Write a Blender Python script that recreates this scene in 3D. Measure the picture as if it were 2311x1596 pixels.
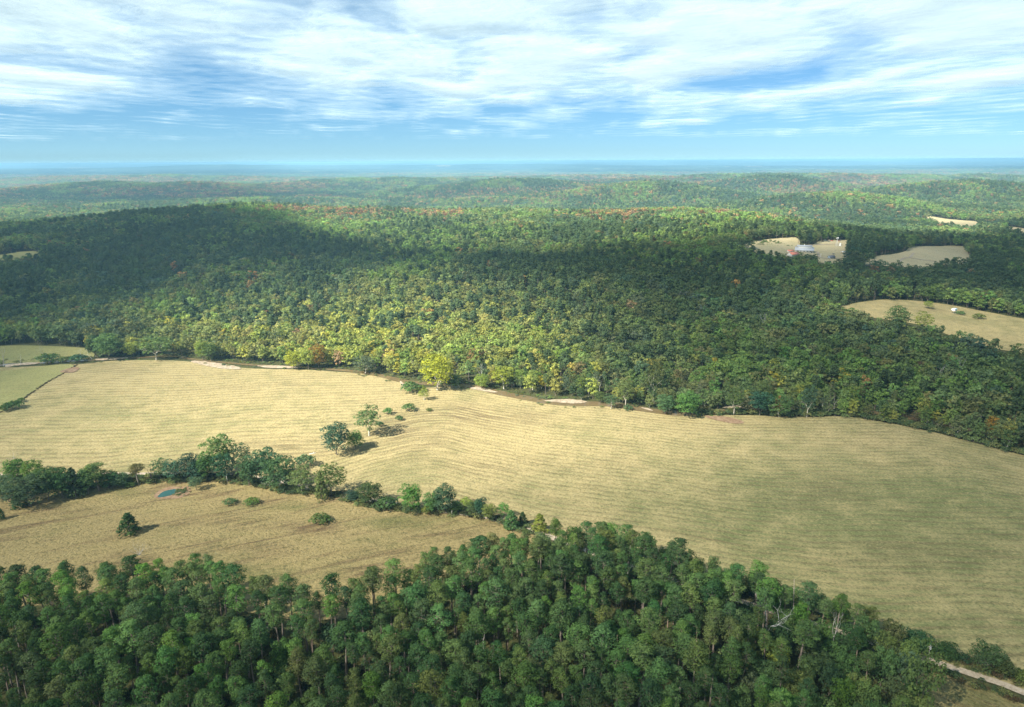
import bpy, bmesh, math, random
import numpy as np
from mathutils import Matrix, Vector
from mathutils.geometry import delaunay_2d_cdt

for _o in list(bpy.data.objects):
    bpy.data.objects.remove(_o)
SC = bpy.context.scene
COL = SC.collection
RNG = np.random.default_rng(11)
random.seed(11)

# ------------------------------------------------------------------ camera, sky, sun, exposure
CAM_H = 170.0
PITCH = math.radians(15.72)          # below the horizontal
ROLL = math.radians(-0.30)
FPX = 1540.667                      # 24 mm on 36 mm film, in pixels of a 2311 px wide picture
CAM_M = Matrix.Translation((0, 0, CAM_H)) @ Matrix.Rotation(math.radians(90) - PITCH, 4, 'X') @ Matrix.Rotation(ROLL, 4, 'Z')
cam_data = bpy.data.cameras.new('camera')
cam_data.lens, cam_data.sensor_width = 24.0, 36.0
cam_data.clip_start, cam_data.clip_end = 1.0, 200000.0
cam = bpy.data.objects.new('camera', cam_data)
cam.matrix_world = CAM_M
COL.objects.link(cam)
SC.camera = cam

SUN_EL = math.radians(42.0)
SUN_AZ = np.array([0.80, 0.60])     # the way the light travels over the ground (to the right and away)
world = bpy.data.worlds.new('World')
SC.world = world
world.use_nodes = True
_n = world.node_tree.nodes
_bg = _n['Background']
_sky = _n.new('ShaderNodeTexSky')
_sky.sky_type = 'NISHITA'
_sky.sun_disc = False
_sky.sun_elevation = SUN_EL
_sky.sun_rotation = math.atan2(-SUN_AZ[0], -SUN_AZ[1])
_sky.altitude = 300.0
_sky.air_density = 0.7
_sky.dust_density = 0.0
_sky.ozone_density = 2.2
_tint = _n.new('ShaderNodeMix')
_tint.data_type, _tint.blend_type = 'RGBA', 'MULTIPLY'
_tint.inputs[0].default_value = 1.0
_tint.inputs[7].default_value = (0.335, 0.475, 0.60, 1)
world.node_tree.links.new(_sky.outputs[0], _tint.inputs[6])
_pale = _n.new('ShaderNodeMix')                    # thin high veil that pales the blue
_pale.data_type = 'RGBA'
_pale.inputs[0].default_value = 0.30
_pale.inputs[7].default_value = (1.2, 3.1, 4.3, 1)
world.node_tree.links.new(_tint.outputs[2], _pale.inputs[6])
world.node_tree.links.new(_pale.outputs[2], _bg.inputs[0])
_bg.inputs[1].default_value = 0.05

sun_data = bpy.data.lights.new('sun', 'SUN')
sun_data.energy = 5.0
sun_data.angle = math.radians(0.53)
sun_data.color = (1.0, 0.93, 0.78)
sun = bpy.data.objects.new('sun', sun_data)
SUN_T = Vector((SUN_AZ[0] * math.cos(SUN_EL), SUN_AZ[1] * math.cos(SUN_EL), -math.sin(SUN_EL)))
sun.rotation_euler = SUN_T.to_track_quat('-Z', 'Y').to_euler()
sun.location = (-400, -300, 900)
COL.objects.link(sun)

SC.view_settings.view_transform = 'Standard'
SC.view_settings.look = 'None'
SC.view_settings.exposure = 2.05
SC.view_settings.gamma = 1.0
SC.view_settings.use_curve_mapping = False
SC.cycles.max_bounces = 4
SC.cycles.diffuse_bounces = 2
SC.cycles.glossy_bounces = 2
SC.cycles.transmission_bounces = 3
SC.cycles.transparent_max_bounces = 12
SC.cycles.volume_bounces = 0
SC.cycles.caustics_reflective = False
SC.cycles.caustics_refractive = False

# ------------------------------------------------------------------ helpers
def hash2(ix, iy, seed):
    h = (ix.astype(np.int64) * 374761393 + iy.astype(np.int64) * 668265263 + seed * 974634777) & 0x7fffffff
    h = ((h ^ (h >> 13)) * 1274126177) & 0x7fffffff
    h = h ^ (h >> 16)
    return (h & 0xffff) / 65535.0

def vnoise(x, y, seed=0):
    x = np.asarray(x, float); y = np.asarray(y, float)
    ix, iy = np.floor(x), np.floor(y)
    fx, fy = x - ix, y - iy
    fx = fx * fx * fx * (fx * (fx * 6 - 15) + 10); fy = fy * fy * fy * (fy * (fy * 6 - 15) + 10)
    a, b = hash2(ix, iy, seed), hash2(ix + 1, iy, seed)
    c, d = hash2(ix, iy + 1, seed), hash2(ix + 1, iy + 1, seed)
    return (a * (1 - fx) + b * fx) * (1 - fy) + (c * (1 - fx) + d * fx) * fy

def fbm(x, y, seed=0, octv=4):
    s, a, t = 0.0, 1.0, 0.0
    for o in range(octv):
        s = s + a * vnoise(x * 2 ** o + 17.3 * o, y * 2 ** o - 9.1 * o, seed + o)
        t += a; a *= 0.5
    return s / t

def smooth(t):
    t = np.clip(t, 0, 1)
    return t * t * (3 - 2 * t)

R3 = np.array(CAM_M.to_3x3())
def ray_dirs(u, v):
    u = np.asarray(u, float); v = np.asarray(v, float)
    d = np.stack([(u - 1155.5) / FPX, -(v - 798.0) / FPX, -np.ones_like(u)], -1)
    return d @ R3.T

def project(p):
    """world points -> picture coordinates (2311 x 1596) and depth; used to cull what the photo never sees"""
    q = (np.asarray(p, float) - np.array([0, 0, CAM_H])) @ R3
    z = np.maximum(-q[..., 2], 1e-3)
    return 1155.5 + FPX * q[..., 0] / z, 798.0 - FPX * q[..., 1] / z, -q[..., 2]

def flat(u, v, z=0.0):
    d = ray_dirs(u, v)
    t = (z - CAM_H) / d[..., 2]
    return d[..., 0] * t, d[..., 1] * t

# ------------------------------------------------------------------ lie of the land
# the creek at the foot of the wooded hill, the crest behind it, the far plateau
BANK = np.array([(-700, 800), (-200, 836), (0, 830), (180, 822), (260, 814), (400, 815), (470, 823), (560, 832), (640, 834), (740, 838),
                 (870, 850), (925, 868), (960, 876), (1040, 872), (1100, 884), (1200, 901), (1290, 910), (1350, 915), (1470, 931), (1570, 938),
                 (1690, 938), (1800, 942), (1900, 941), (2000, 955), (2100, 975), (2200, 1000), (2270, 1018), (2400, 1050), (2700, 1120)], float)
bx_, by_ = flat(BANK[:, 0], BANK[:, 1])
_o = np.argsort(bx_); BX, BY = bx_[_o], by_[_o]
def bank_y(x):
    return np.interp(x, BX, BY)

CR = np.array([(-4000, 1500, 18), (-1700, 1500, 20), (-1150, 1500, 24), (-900, 1540, 44), (-640, 1580, 68), (-450, 1560, 60), (-200, 1520, 55), (100, 1480, 50),
               (250, 1480, 52), (390, 1480, 60), (520, 1450, 50), (640, 1400, 32), (800, 1350, 14), (1200, 1300, 7), (4000, 1300, 8)], float)
BUMPS = [  # x, y, height, half widths, turn
    (-150, 860, 13, 260, 110, 0.0), (-420, 1050, 10, 200, 140, 0.2), (120, 800, 9, 110, 150, 0.0), (330, 640, 5, 160, 60, 0.2),
    (980, 2150, 60, 380, 170, 0.1), (540, 2700, 80, 400, 190, -0.12), (1750, 2700, 76, 520, 210, 0.1), (60, 3250, 64, 620, 230, 0.1), (1250, 3250, 84, 460, 200, 0.0), (-900, 2600, 34, 600, 190, 0.12),
    (-2000, 3700, 56, 900, 350, -0.1), (-700, 4100, 70, 900, 320, 0.0), (1400, 4300, 70, 1100, 330, 0.1),
    (2900, 4300, 44, 1200, 500, 0.0), (400, 5400, 44, 1500, 500, 0.05), (-3000, 5800, 52, 1500, 600, 0.0),
]
def Z(x, y):
    x = np.asarray(x, float); y = np.asarray(y, float)
    yb = bank_y(x)
    cy = np.interp(x, CR[:, 0], CR[:, 1]); ch = np.interp(x, CR[:, 0], CR[:, 2])
    t = np.clip((y - yb - 12) / np.maximum(cy - yb, 50), 0, None)
    front = smooth(t * 0.92 + 0.02 * (t > 0)) ** 1.05
    back = np.exp(-np.clip(y - cy, 0, None) ** 2 / 420.0 ** 2)
    h = ch * np.where(y < cy, front, back)
    rough = smooth((y - yb - 40) / 300)
    h = h + rough * smooth((1400 - np.abs(y - 1000)) / 300) * 13 * (fbm(x / 210, y / 260, 3, 3) - 0.5) * np.clip(ch / 40, 0.25, 1)
    for (bx, by, bh, sx, sy, a) in BUMPS:
        c, s = math.cos(a), math.sin(a)
        dx, dy = x - bx, y - by
        ex, ey = (dx * c + dy * s) / sx, (-dx * s + dy * c) / sy
        h = h + bh * np.exp(-(ex * ex + ey * ey)) * rough
    far = smooth((y - 1900) / 1500)
    vfar = smooth((np.hypot(x, y) - 5000) / 7000)
    gul = 1 - np.abs(2 * fbm(x / 420, y / 480, 15, 3) - 1)
    h = h + far * (2 + 26 * (fbm(x / 800, y / 650, 5, 4) - 0.46) - 22 * (gul - 0.75))
    h = h + vfar * (26 + 46 * (fbm(x / 5200 + 3, y / 3300, 8, 4) - 0.42))
    h = h + smooth((np.hypot(x, y) - 14000) / 8000) * (10 + 330 * (fbm(x / 6500, y / 9000 + 4, 12, 4) - 0.52))
    near = 1 - smooth((y - yb + 20) / 60)
    h = h + near * (0.9 * (fbm(x / 60, y / 60, 21, 3) - 0.5))
    # the pasture knoll below the hedgerow and its dimples
    h = h + 4.5 * np.exp(-(((x + 75) / 95) ** 2 + ((y - 225) / 42) ** 2)) * near
    h = h + 3.0 * np.exp(-(((x + 5) / 38) ** 2 + ((y - 222) / 22) ** 2)) * near
    h = h - 1.3 * np.exp(-(((x + 151) / 9) ** 2 + ((y - 262) / 7) ** 2)) * near
    return h

def G(u, v):
    """where the line of sight through a picture point meets the land"""
    d = ray_dirs(np.atleast_1d(np.asarray(u, float)), np.atleast_1d(np.asarray(v, float)))
    ts = np.geomspace(80, 40000, 300)
    n = len(d); done = np.zeros(n, bool); lo = np.full(n, 80.0); hi = np.full(n, 40000.0)
    for i in range(len(ts) - 1):
        p = d * ts[i + 1]
        below = (CAM_H + p[:, 2]) < Z(p[:, 0], p[:, 1])
        new = below & ~done
        lo[new], hi[new] = ts[i], ts[i + 1]
        done |= new
        if done.all():
            break
    for _ in range(18):
        m = (lo + hi) / 2
        p = d * m[:, None]
        below = (CAM_H + p[:, 2]) < Z(p[:, 0], p[:, 1])
        hi = np.where(below, m, hi); lo = np.where(below, lo, m)
    p = d * hi[:, None]
    return p[:, 0], p[:, 1]

def GP(pts):
    a = np.array(pts, float)
    x, y = G(a[:, 0], a[:, 1])
    return np.stack([x, y], -1)

def inside(poly, x, y):
    x = np.asarray(x, float); y = np.asarray(y, float)
    r = np.zeros(x.shape, bool)
    n = len(poly)
    for i in range(n):
        x0, y0 = poly[i]; x1, y1 = poly[(i + 1) % n]
        if y0 == y1:
            continue
        c = ((y0 > y) != (y1 > y)) & (x < (x1 - x0) * (y - y0) / (y1 - y0) + x0)
        r ^= c
    return r

def dist_line(pl, x, y):
    x = np.asarray(x, float); y = np.asarray(y, float)
    best = np.full(x.shape, 1e9)
    for (ax, ay), (bx, by) in zip(pl[:-1], pl[1:]):
        dx, dy = bx - ax, by - ay
        L = dx * dx + dy * dy + 1e-9
        t = np.clip(((x - ax) * dx + (y - ay) * dy) / L, 0, 1)
        best = np.minimum(best, np.hypot(x - ax - t * dx, y - ay - t * dy))
    return best

def spline(pl, step, closed=False):
    pl = np.asarray(pl, float)
    n = len(pl); out = []
    rng = range(n if closed else n - 1)
    for i in rng:
        if closed:
            p0, p1, p2, p3 = pl[(i - 1) % n], pl[i], pl[(i + 1) % n], pl[(i + 2) % n]
        else:
            p0, p1, p2, p3 = pl[max(i - 1, 0)], pl[i], pl[i + 1], pl[min(i + 2, n - 1)]
        k = max(1, int(np.hypot(*(p2 - p1)) / step))
        for j in range(k):
            t = j / k
            out.append(0.5 * ((2 * p1) + (-p0 + p2) * t + (2 * p0 - 5 * p1 + 4 * p2 - p3) * t * t + (-p0 + 3 * p1 - 3 * p2 + p3) * t ** 3))
    if not closed:
        out.append(pl[-1])
    return np.array(out)

def mesh_obj(name, verts, faces, mat, parent=None, smooth_shade=False):
    me = bpy.data.meshes.new(name)
    verts = np.asarray(verts, dtype=np.float32)
    if isinstance(faces, np.ndarray):
        k = faces.shape[1]; flatf = faces.astype(np.int32).ravel()
        starts = np.arange(0, len(flatf), k, dtype=np.int32)
    else:
        lens = np.array([len(f) for f in faces], dtype=np.int32)
        flatf = np.array([i for f in faces for i in f], dtype=np.int32)
        starts = np.concatenate([[0], np.cumsum(lens)[:-1]]).astype(np.int32)
    me.vertices.add(len(verts)); me.vertices.foreach_set('co', verts.ravel())
    me.loops.add(len(flatf)); me.loops.foreach_set('vertex_index', flatf)
    me.polygons.add(len(starts)); me.polygons.foreach_set('loop_start', starts)
    me.update(calc_edges=True)
    if smooth_shade:
        me.polygons.foreach_set('use_smooth', np.ones(len(starts), bool))
    if mat is not None:
        me.materials.append(mat)
    ob = bpy.data.objects.new(name, me)
    COL.objects.link(ob)
    if parent is not None:
        ob.parent = parent
    return ob

def box_vf(x0, x1, y0, y1, z0, z1):
    v = [(x0, y0, z0), (x1, y0, z0), (x1, y1, z0), (x0, y1, z0), (x0, y0, z1), (x1, y0, z1), (x1, y1, z1), (x0, y1, z1)]
    f = [(0, 3, 2, 1), (4, 5, 6, 7), (0, 1, 5, 4), (1, 2, 6, 5), (2, 3, 7, 6), (3, 0, 4, 7)]
    return v, f

def set_attr(ob, name, typ, data):
    a = ob.data.attributes.new(name, typ, 'POINT')
    key = {'FLOAT': 'value', 'INT': 'value', 'FLOAT_VECTOR': 'vector', 'FLOAT_COLOR': 'color'}[typ]
    a.data.foreach_set(key, np.ascontiguousarray(data, dtype=np.int32 if typ == 'INT' else np.float32).ravel())

def tag(o, label=None, cat=None, group=None, kind=None):
    if label: o['label'] = label
    if cat: o['category'] = cat
    if group: o['group'] = group
    if kind: o['kind'] = kind
    return o

def empty(name, loc, rz=0.0, s=1.0):
    o = bpy.data.objects.new(name, None)
    o.empty_display_size = 0.5
    o.location = loc; o.rotation_euler = (0, 0, rz); o.scale = (s, s, s) if np.isscalar(s) else s
    COL.objects.link(o)
    return o

# ------------------------------------------------------------------ materials
def new_mat(name):
    m = bpy.data.materials.new(name)
    m.use_nodes = True
    nt = m.node_tree
    for n in list(nt.nodes):
        nt.nodes.remove(n)
    out = nt.nodes.new('ShaderNodeOutputMaterial')
    return m, nt, out

def N(nt, typ, **kw):
    n = nt.nodes.new(typ)
    for k, v in kw.items():
        setattr(n, k, v)
    return n

def noise(nt, vec, scale, detail=3.0, rough=0.55, dist=0.0):
    n = N(nt, 'ShaderNodeTexNoise')
    n.inputs['Scale'].default_value = scale
    n.inputs['Detail'].default_value = detail
    n.inputs['Roughness'].default_value = rough
    n.inputs['Distortion'].default_value = dist
    if vec is not None:
        nt.links.new(vec, n.inputs['Vector'])
    return n.outputs['Fac']

def ramp(nt, fac, stops):
    r = N(nt, 'ShaderNodeValToRGB')
    el = r.color_ramp.elements
    while len(el) > 1:
        el.remove(el[-1])
    for i, (p, c) in enumerate(stops):
        e = el[0] if i == 0 else el.new(p)
        e.position = p
        e.color = (*c, 1) if not np.isscalar(c) else (c, c, c, 1)
    nt.links.new(fac, r.inputs['Fac'])
    return r.outputs['Color']

def math_(nt, op, a, b=None, c=None, clamp=False):
    m = N(nt, 'ShaderNodeMath', operation=op)
    m.use_clamp = clamp
    for i, x in enumerate((a, b, c)):
        if x is None:
            continue
        if isinstance(x, (int, float)):
            m.inputs[i].default_value = x
        else:
            nt.links.new(x, m.inputs[i])
    return m.outputs[0]

def mix(nt, fac, a, b, blend='MIX'):
    m = N(nt, 'ShaderNodeMix', data_type='RGBA', blend_type=blend)
    for i, x in ((0, fac), (6, a), (7, b)):
        if isinstance(x, (int, float)):
            m.inputs[i].default_value = x
        elif isinstance(x, tuple):
            m.inputs[i].default_value = (*x, 1)
        else:
            nt.links.new(x, m.inputs[i])
    return m.outputs[2]

def attr(nt, name, typ='GEOMETRY'):
    return N(nt, 'ShaderNodeAttribute', attribute_name=name, attribute_type=typ)

def position(nt, scale=(1, 1, 1)):
    g = N(nt, 'ShaderNodeNewGeometry')
    mp = N(nt, 'ShaderNodeMapping')
    mp.inputs['Scale'].default_value = scale
    nt.links.new(g.outputs['Position'], mp.inputs['Vector'])
    return mp.outputs['Vector']

def finish(nt, out, color, rough=0.9, bump=None, bump_d=0.3, spec=0.2, metal=0.0):
    b = N(nt, 'ShaderNodeBsdfPrincipled')
    if isinstance(color, tuple):
        b.inputs['Base Color'].default_value = (*color, 1)
    else:
        nt.links.new(color, b.inputs['Base Color'])
    b.inputs['Roughness'].default_value = rough
    b.inputs['Specular IOR Level'].default_value = spec
    b.inputs['Metallic'].default_value = metal
    if bump is not None:
        bp = N(nt, 'ShaderNodeBump')
        bp.inputs['Distance'].default_value = bump_d
        bp.inputs['Strength'].default_value = 1.0
        nt.links.new(bump, bp.inputs['Height'])
        nt.links.new(bp.outputs[0], b.inputs['Normal'])
    nt.links.new(b.outputs[0], out.inputs['Surface'])
    return b

def plain(name, color, rough=0.7, spec=0.3, metal=0.0, vary=0.25, scale=2.0):
    m, nt, out = new_mat(name)
    t = noise(nt, position(nt), scale, 3)
    c = mix(nt, t, tuple(x * (1 - vary) for x in color), tuple(min(1, x * (1 + vary)) for x in color))
    finish(nt, out, c, rough, spec=spec, metal=metal)
    return m

def mat_foliage():
    m, nt, out = new_mat('foliage')
    t = attr(nt, 'tint', 'INSTANCER')
    v = attr(nt, 'vary')
    k = N(nt, 'ShaderNodeMapRange')
    nt.links.new(v.outputs['Fac'], k.inputs['Value'])
    k.inputs['To Min'].default_value = 0.66
    k.inputs['To Max'].default_value = 1.36
    c = mix(nt, 1.0, t.outputs['Color'], k.outputs[0], 'MULTIPLY')
    warm = mix(nt, v.outputs['Fac'], (0.92, 1.0, 1.12), (1.1, 1.02, 0.86))
    c = mix(nt, 1.0, c, warm, 'MULTIPLY')
    d = N(nt, 'ShaderNodeBsdfDiffuse')
    tr = N(nt, 'ShaderNodeBsdfTranslucent')
    nt.links.new(c, d.inputs['Color'])
    nt.links.new(mix(nt, 1.0, c, (1.3, 1.25, 0.6), 'MULTIPLY'), tr.inputs['Color'])
    mx = N(nt, 'ShaderNodeMixShader')
    mx.inputs[0].default_value = 0.42
    nt.links.new(d.outputs[0], mx.inputs[1]); nt.links.new(tr.outputs[0], mx.inputs[2])
    nt.links.new(mx.outputs[0], out.inputs['Surface'])
    return m

def mat_bark():
    m, nt, out = new_mat('bark')
    t = attr(nt, 'bark', 'INSTANCER')
    f = noise(nt, position(nt, (1, 1, 0.3)), 3.0, 4)
    c = mix(nt, f, mix(nt, 1.0, t.outputs['Color'], (0.55, 0.55, 0.55), 'MULTIPLY'), mix(nt, 1.0, t.outputs['Color'], (1.35, 1.35, 1.35), 'MULTIPLY'))
    finish(nt, out, c, 0.9)
    return m

FOLIAGE = mat_foliage()
BARK = mat_bark()

def mat_ground():
    """leaf litter under the trees; farther off, where single trees are too small, the mottled canopy of the woods"""
    m, nt, out = new_mat('woodland_ground')
    p = position(nt)
    a = noise(nt, p, 0.045, 5, 0.65)
    b = noise(nt, p, 0.0016, 5, 0.6)
    f = noise(nt, p, 0.9, 3)
    near = ramp(nt, f, [(0.3, (0.028, 0.030, 0.014)), (0.55, (0.05, 0.055, 0.022)), (0.75, (0.085, 0.075, 0.035))])
    can = ramp(nt, a, [(0.3, (0.018, 0.035, 0.018)), (0.5, (0.045, 0.07, 0.03)), (0.7, (0.075, 0.095, 0.04))])
    rust = ramp(nt, a, [(0.35, (0.05, 0.05, 0.03)), (0.7, (0.15, 0.085, 0.05))])
    far = mix(nt, ramp(nt, b, [(0.55, 0.0), (0.66, 0.8)]), can, rust)
    fld = noise(nt, p, 0.0024, 3, 0.5, 0.4)
    far = mix(nt, ramp(nt, fld, [(0.62, 0.0), (0.66, 0.85)]), far, (0.26, 0.25, 0.15))
    far = mix(nt, ramp(nt, noise(nt, p, 0.0007, 4, 0.6), [(0.38, 0.7), (0.52, 0.0)]), far, (0.012, 0.028, 0.018))
    w = attr(nt, 'far')
    c = mix(nt, w.outputs['Fac'], near, far)
    bp = math_(nt, 'MULTIPLY', a, w.outputs['Fac'])
    finish(nt, out, c, 0.95, bump=bp, bump_d=14.0, spec=0.05)
    return m

def mat_field(name, straw, green, brown, stripe=0.5, stripe_w=5.0, grain=1.0, tuft=0.45, blotch=0.35):
    m, nt, out = new_mat(name)
    p = position(nt)
    fur = attr(nt, 'furrow').outputs['Fac']
    wear = N(nt, 'ShaderNodeSeparateColor')
    nt.links.new(attr(nt, 'wear').outputs['Color'], wear.inputs[0])
    brn, grn = wear.outputs[0], wear.outputs[1]
    # coordinates that run along the mowing rows
    sx = N(nt, 'ShaderNodeSeparateXYZ'); nt.links.new(p, sx.inputs[0])
    along = N(nt, 'ShaderNodeCombineXYZ')
    nt.links.new(math_(nt, 'MULTIPLY', sx.outputs[0], 0.09), along.inputs[0])
    nt.links.new(fur, along.inputs[1])
    streak = noise(nt, along.outputs[0], 0.42, 5, 0.68)
    wig = noise(nt, p, 0.03, 3)
    ph = math_(nt, 'ADD', math_(nt, 'MULTIPLY', fur, 2 * math.pi / stripe_w), math_(nt, 'MULTIPLY', wig, 7.0))
    wave = math_(nt, 'MULTIPLY_ADD', math_(nt, 'SINE', ph), 0.5, 0.5)
    big = noise(nt, p, 0.014, 4, 0.6, 0.6)
    mid = noise(nt, p, 0.075, 4, 0.62)
    fine = noise(nt, p, 0.85 * grain, 4, 0.72)
    patch = math_(nt, 'ADD', math_(nt, 'MULTIPLY', big, 0.55), math_(nt, 'MULTIPLY', mid, 0.45))
    g = math_(nt, 'ADD', math_(nt, 'MULTIPLY', math_(nt, 'SUBTRACT', patch, 0.5), 3.4), math_(nt, 'ADD', grn, math_(nt, 'MULTIPLY', math_(nt, 'SUBTRACT', streak, 0.5), 1.1)), clamp=True)
    c = mix(nt, g, straw, green)
    s1 = math_(nt, 'MULTIPLY', math_(nt, 'POWER', wave, 2.5), math_(nt, 'MULTIPLY', ramp(nt, mid, [(0.34, 0.15), (0.6, 1.0)]), stripe), clamp=True)
    c = mix(nt, s1, c, brown)
    blot = ramp(nt, noise(nt, along.outputs[0], 0.16, 4, 0.62, 0.8), [(0.54, 0.0), (0.72, blotch)])
    c = mix(nt, blot, c, brown)
    bfac = math_(nt, 'MULTIPLY', brn, ramp(nt, streak, [(0.42, 0.0), (0.58, 1.0)]))
    c = mix(nt, bfac, c, brown)
    # blades and gaps: the fine mottling of cut grass
    c = mix(nt, ramp(nt, fine, [(0.32, 0.75), (0.5, 0.0)]), c, tuple(x * 0.45 for x in green))
    c = mix(nt, ramp(nt, fine, [(0.55, 0.0), (0.75, 0.55)]), c, tuple(min(1, x * 1.35) for x in straw))
    hgt = math_(nt, 'ADD', math_(nt, 'MULTIPLY', fine, 1.0), math_(nt, 'MULTIPLY', wave, -0.12 * stripe))
    finish(nt, out, c, 0.95, bump=hgt, bump_d=tuft, spec=0.05)
    return m

HAY = mat_field('hay_grass', (0.272, 0.226, 0.115), (0.112, 0.126, 0.052), (0.105, 0.078, 0.044), 0.6, 5.0)
PASTURE = mat_field('pasture_grass', (0.222, 0.178, 0.084), (0.100, 0.104, 0.040), (0.076, 0.046, 0.030), 0.12, 7.0, 0.8, 0.9, 0.9)
MEADOW = mat_field('meadow_grass', (0.205, 0.20, 0.082), (0.13, 0.145, 0.056), (0.22, 0.16, 0.08), 0.2, 6.0)
FARMGRASS = mat_field('farm_grass', (0.36, 0.31, 0.19), (0.25, 0.25, 0.13), (0.24, 0.18, 0.12), 0.3, 8.0)
def mat_gravel(name, a, b, scale=0.6):
    m, nt, out = new_mat(name)
    p = position(nt)
    f = noise(nt, p, scale, 5, 0.7)
    finish(nt, out, mix(nt, ramp(nt, f, [(0.35, 0.0), (0.65, 1.0)]), a, b), 0.9, bump=f, bump_d=0.15, spec=0.1)
    return m
GRAVEL = mat_gravel('pale_gravel', (0.16, 0.125, 0.085), (0.36, 0.305, 0.235))
ROAD = mat_gravel('dirt_road_surface', (0.21, 0.17, 0.125), (0.37, 0.315, 0.25), 0.9)
BARE = mat_gravel('bare_soil', (0.13, 0.08, 0.05), (0.24, 0.17, 0.11), 0.5)
def mat_water(name, color, rough, spec):
    m, nt, out = new_mat(name)
    p = position(nt)
    f = noise(nt, p, 1.2, 3)
    c = mix(nt, noise(nt, p, 0.08, 3), tuple(x * 0.7 for x in color), tuple(x * 1.3 for x in color))
    finish(nt, out, c, rough, bump=f, bump_d=0.02, spec=spec)
    return m
CREEK = mat_water('creek_water', (0.115, 0.085, 0.045), 0.12, 0.5)
POND = mat_water('pond_water', (0.028, 0.078, 0.080), 0.12, 0.5)

# ------------------------------------------------------------------ the ground, one sheet to the horizon
def build_ground():
    th = np.concatenate([np.radians(np.arange(-180, -56, 12.0)), np.radians(np.arange(-52, 52.01, 0.4)), np.radians(np.arange(60, 180, 12.0))])
    r = np.concatenate([[0.0, 25, 50, 80], np.geomspace(100, 46000, 560)])
    T, Rr = np.meshgrid(th, r)
    x, y = np.sin(T) * Rr, np.cos(T) * Rr
    z = Z(x, y)
    v = np.stack([x, y, z], -1).reshape(-1, 3)
    nt_, nr = len(th), len(r)
    i, j = np.meshgrid(np.arange(nr - 1), np.arange(nt_), indexing='ij')
    j2 = (j + 1) % nt_
    f = np.stack([i * nt_ + j, i * nt_ + j2, (i + 1) * nt_ + j2, (i + 1) * nt_ + j], -1).reshape(-1, 4)[:, ::-1]
    o = mesh_obj('ground', v, f, mat_ground(), smooth_shade=True)
    set_attr(o, 'far', 'FLOAT', smooth((Rr.ravel() - 5500) / 3500))
    return tag(o, 'rolling wooded ground running to the horizon', kind='structure')
build_ground()

def shrink(poly, k):
    c = poly.mean(0)
    return c + (poly - c) * k

def drape(name, poly, step, off, mat, label, wear=None, furrow=None, kind='structure'):
    poly = np.asarray(poly, float)
    n = len(poly)
    lo, hi = poly.min(0), poly.max(0)
    gx, gy = np.meshgrid(np.arange(lo[0], hi[0], step), np.arange(lo[1], hi[1], step))
    gx = gx + RNG.uniform(-.2, .2, gx.shape) * step; gy = gy + RNG.uniform(-.2, .2, gy.shape) * step
    k = inside(poly, gx, gy)
    gx, gy = gx[k], gy[k]
    k = dist_line(np.vstack([poly, poly[:1]]), gx, gy) > step * 0.35
    pts = [Vector(p) for p in poly] + [Vector((a, b)) for a, b in zip(gx[k], gy[k])]
    vs, _, fs, _, _, _ = delaunay_2d_cdt(pts, [(i, (i + 1) % n) for i in range(n)], [], 1, 0.01)
    xy = np.array([tuple(q) for q in vs])
    z = Z(xy[:, 0], xy[:, 1]) + off
    fs = [f if ((xy[f[1]] - xy[f[0]])[0] * (xy[f[2]] - xy[f[0]])[1] - (xy[f[1]] - xy[f[0]])[1] * (xy[f[2]] - xy[f[0]])[0]) > 0 else f[::-1] for f in fs]
    o = mesh_obj(name, np.column_stack([xy, z]), fs, mat, smooth_shade=True)
    if furrow is not None:
        set_attr(o, 'furrow', 'FLOAT', furrow(xy[:, 0], xy[:, 1]))
    if wear is not None:
        set_attr(o, 'wear', 'FLOAT_COLOR', wear(np.column_stack([xy, z])))
    return tag(o, label, kind=kind)

def ribbon(name, line, width, off, mat, label, step=3.0, kind='structure'):
    c = spline(line, step)
    t = np.gradient(c, axis=0); t /= np.linalg.norm(t, axis=1)[:, None]
    nrm = np.stack([-t[:, 1], t[:, 0]], -1)
    w = width if callable(width) else (lambda s: np.full(len(s), width))
    s = np.arange(len(c)) / len(c)
    ww = w(s) * (0.85 + 0.3 * vnoise(c[:, 0] / 6, c[:, 1] / 6, 4))
    L, Rt = c + nrm * ww[:, None] / 2, c - nrm * ww[:, None] / 2
    rows = [L, c, Rt]
    v = np.concatenate([np.column_stack([q, Z(q[:, 0], q[:, 1]) + off]) for q in rows])
    n = len(c)
    f = []
    for a in range(2):
        i = np.arange(n - 1)
        f.append(np.stack([a * n + i, (a + 1) * n + i, (a + 1) * n + i + 1, a * n + i + 1], -1))
    o = mesh_obj(name, v, np.concatenate(f), mat, smooth_shade=True)
    return tag(o, label, kind=kind)

def blobs(lst):
    def fn(p):
        u, v, _ = project(p)
        r = np.zeros((len(u), 4), np.float32); r[:, 3] = 1
        for (bu, bv, ru, rv, a, ch) in lst:
            r[:, ch] += a * np.exp(-((u - bu) / ru) ** 2 - ((v - bv) / rv) ** 2)
        return np.clip(r, 0, 1)
    return fn

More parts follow.
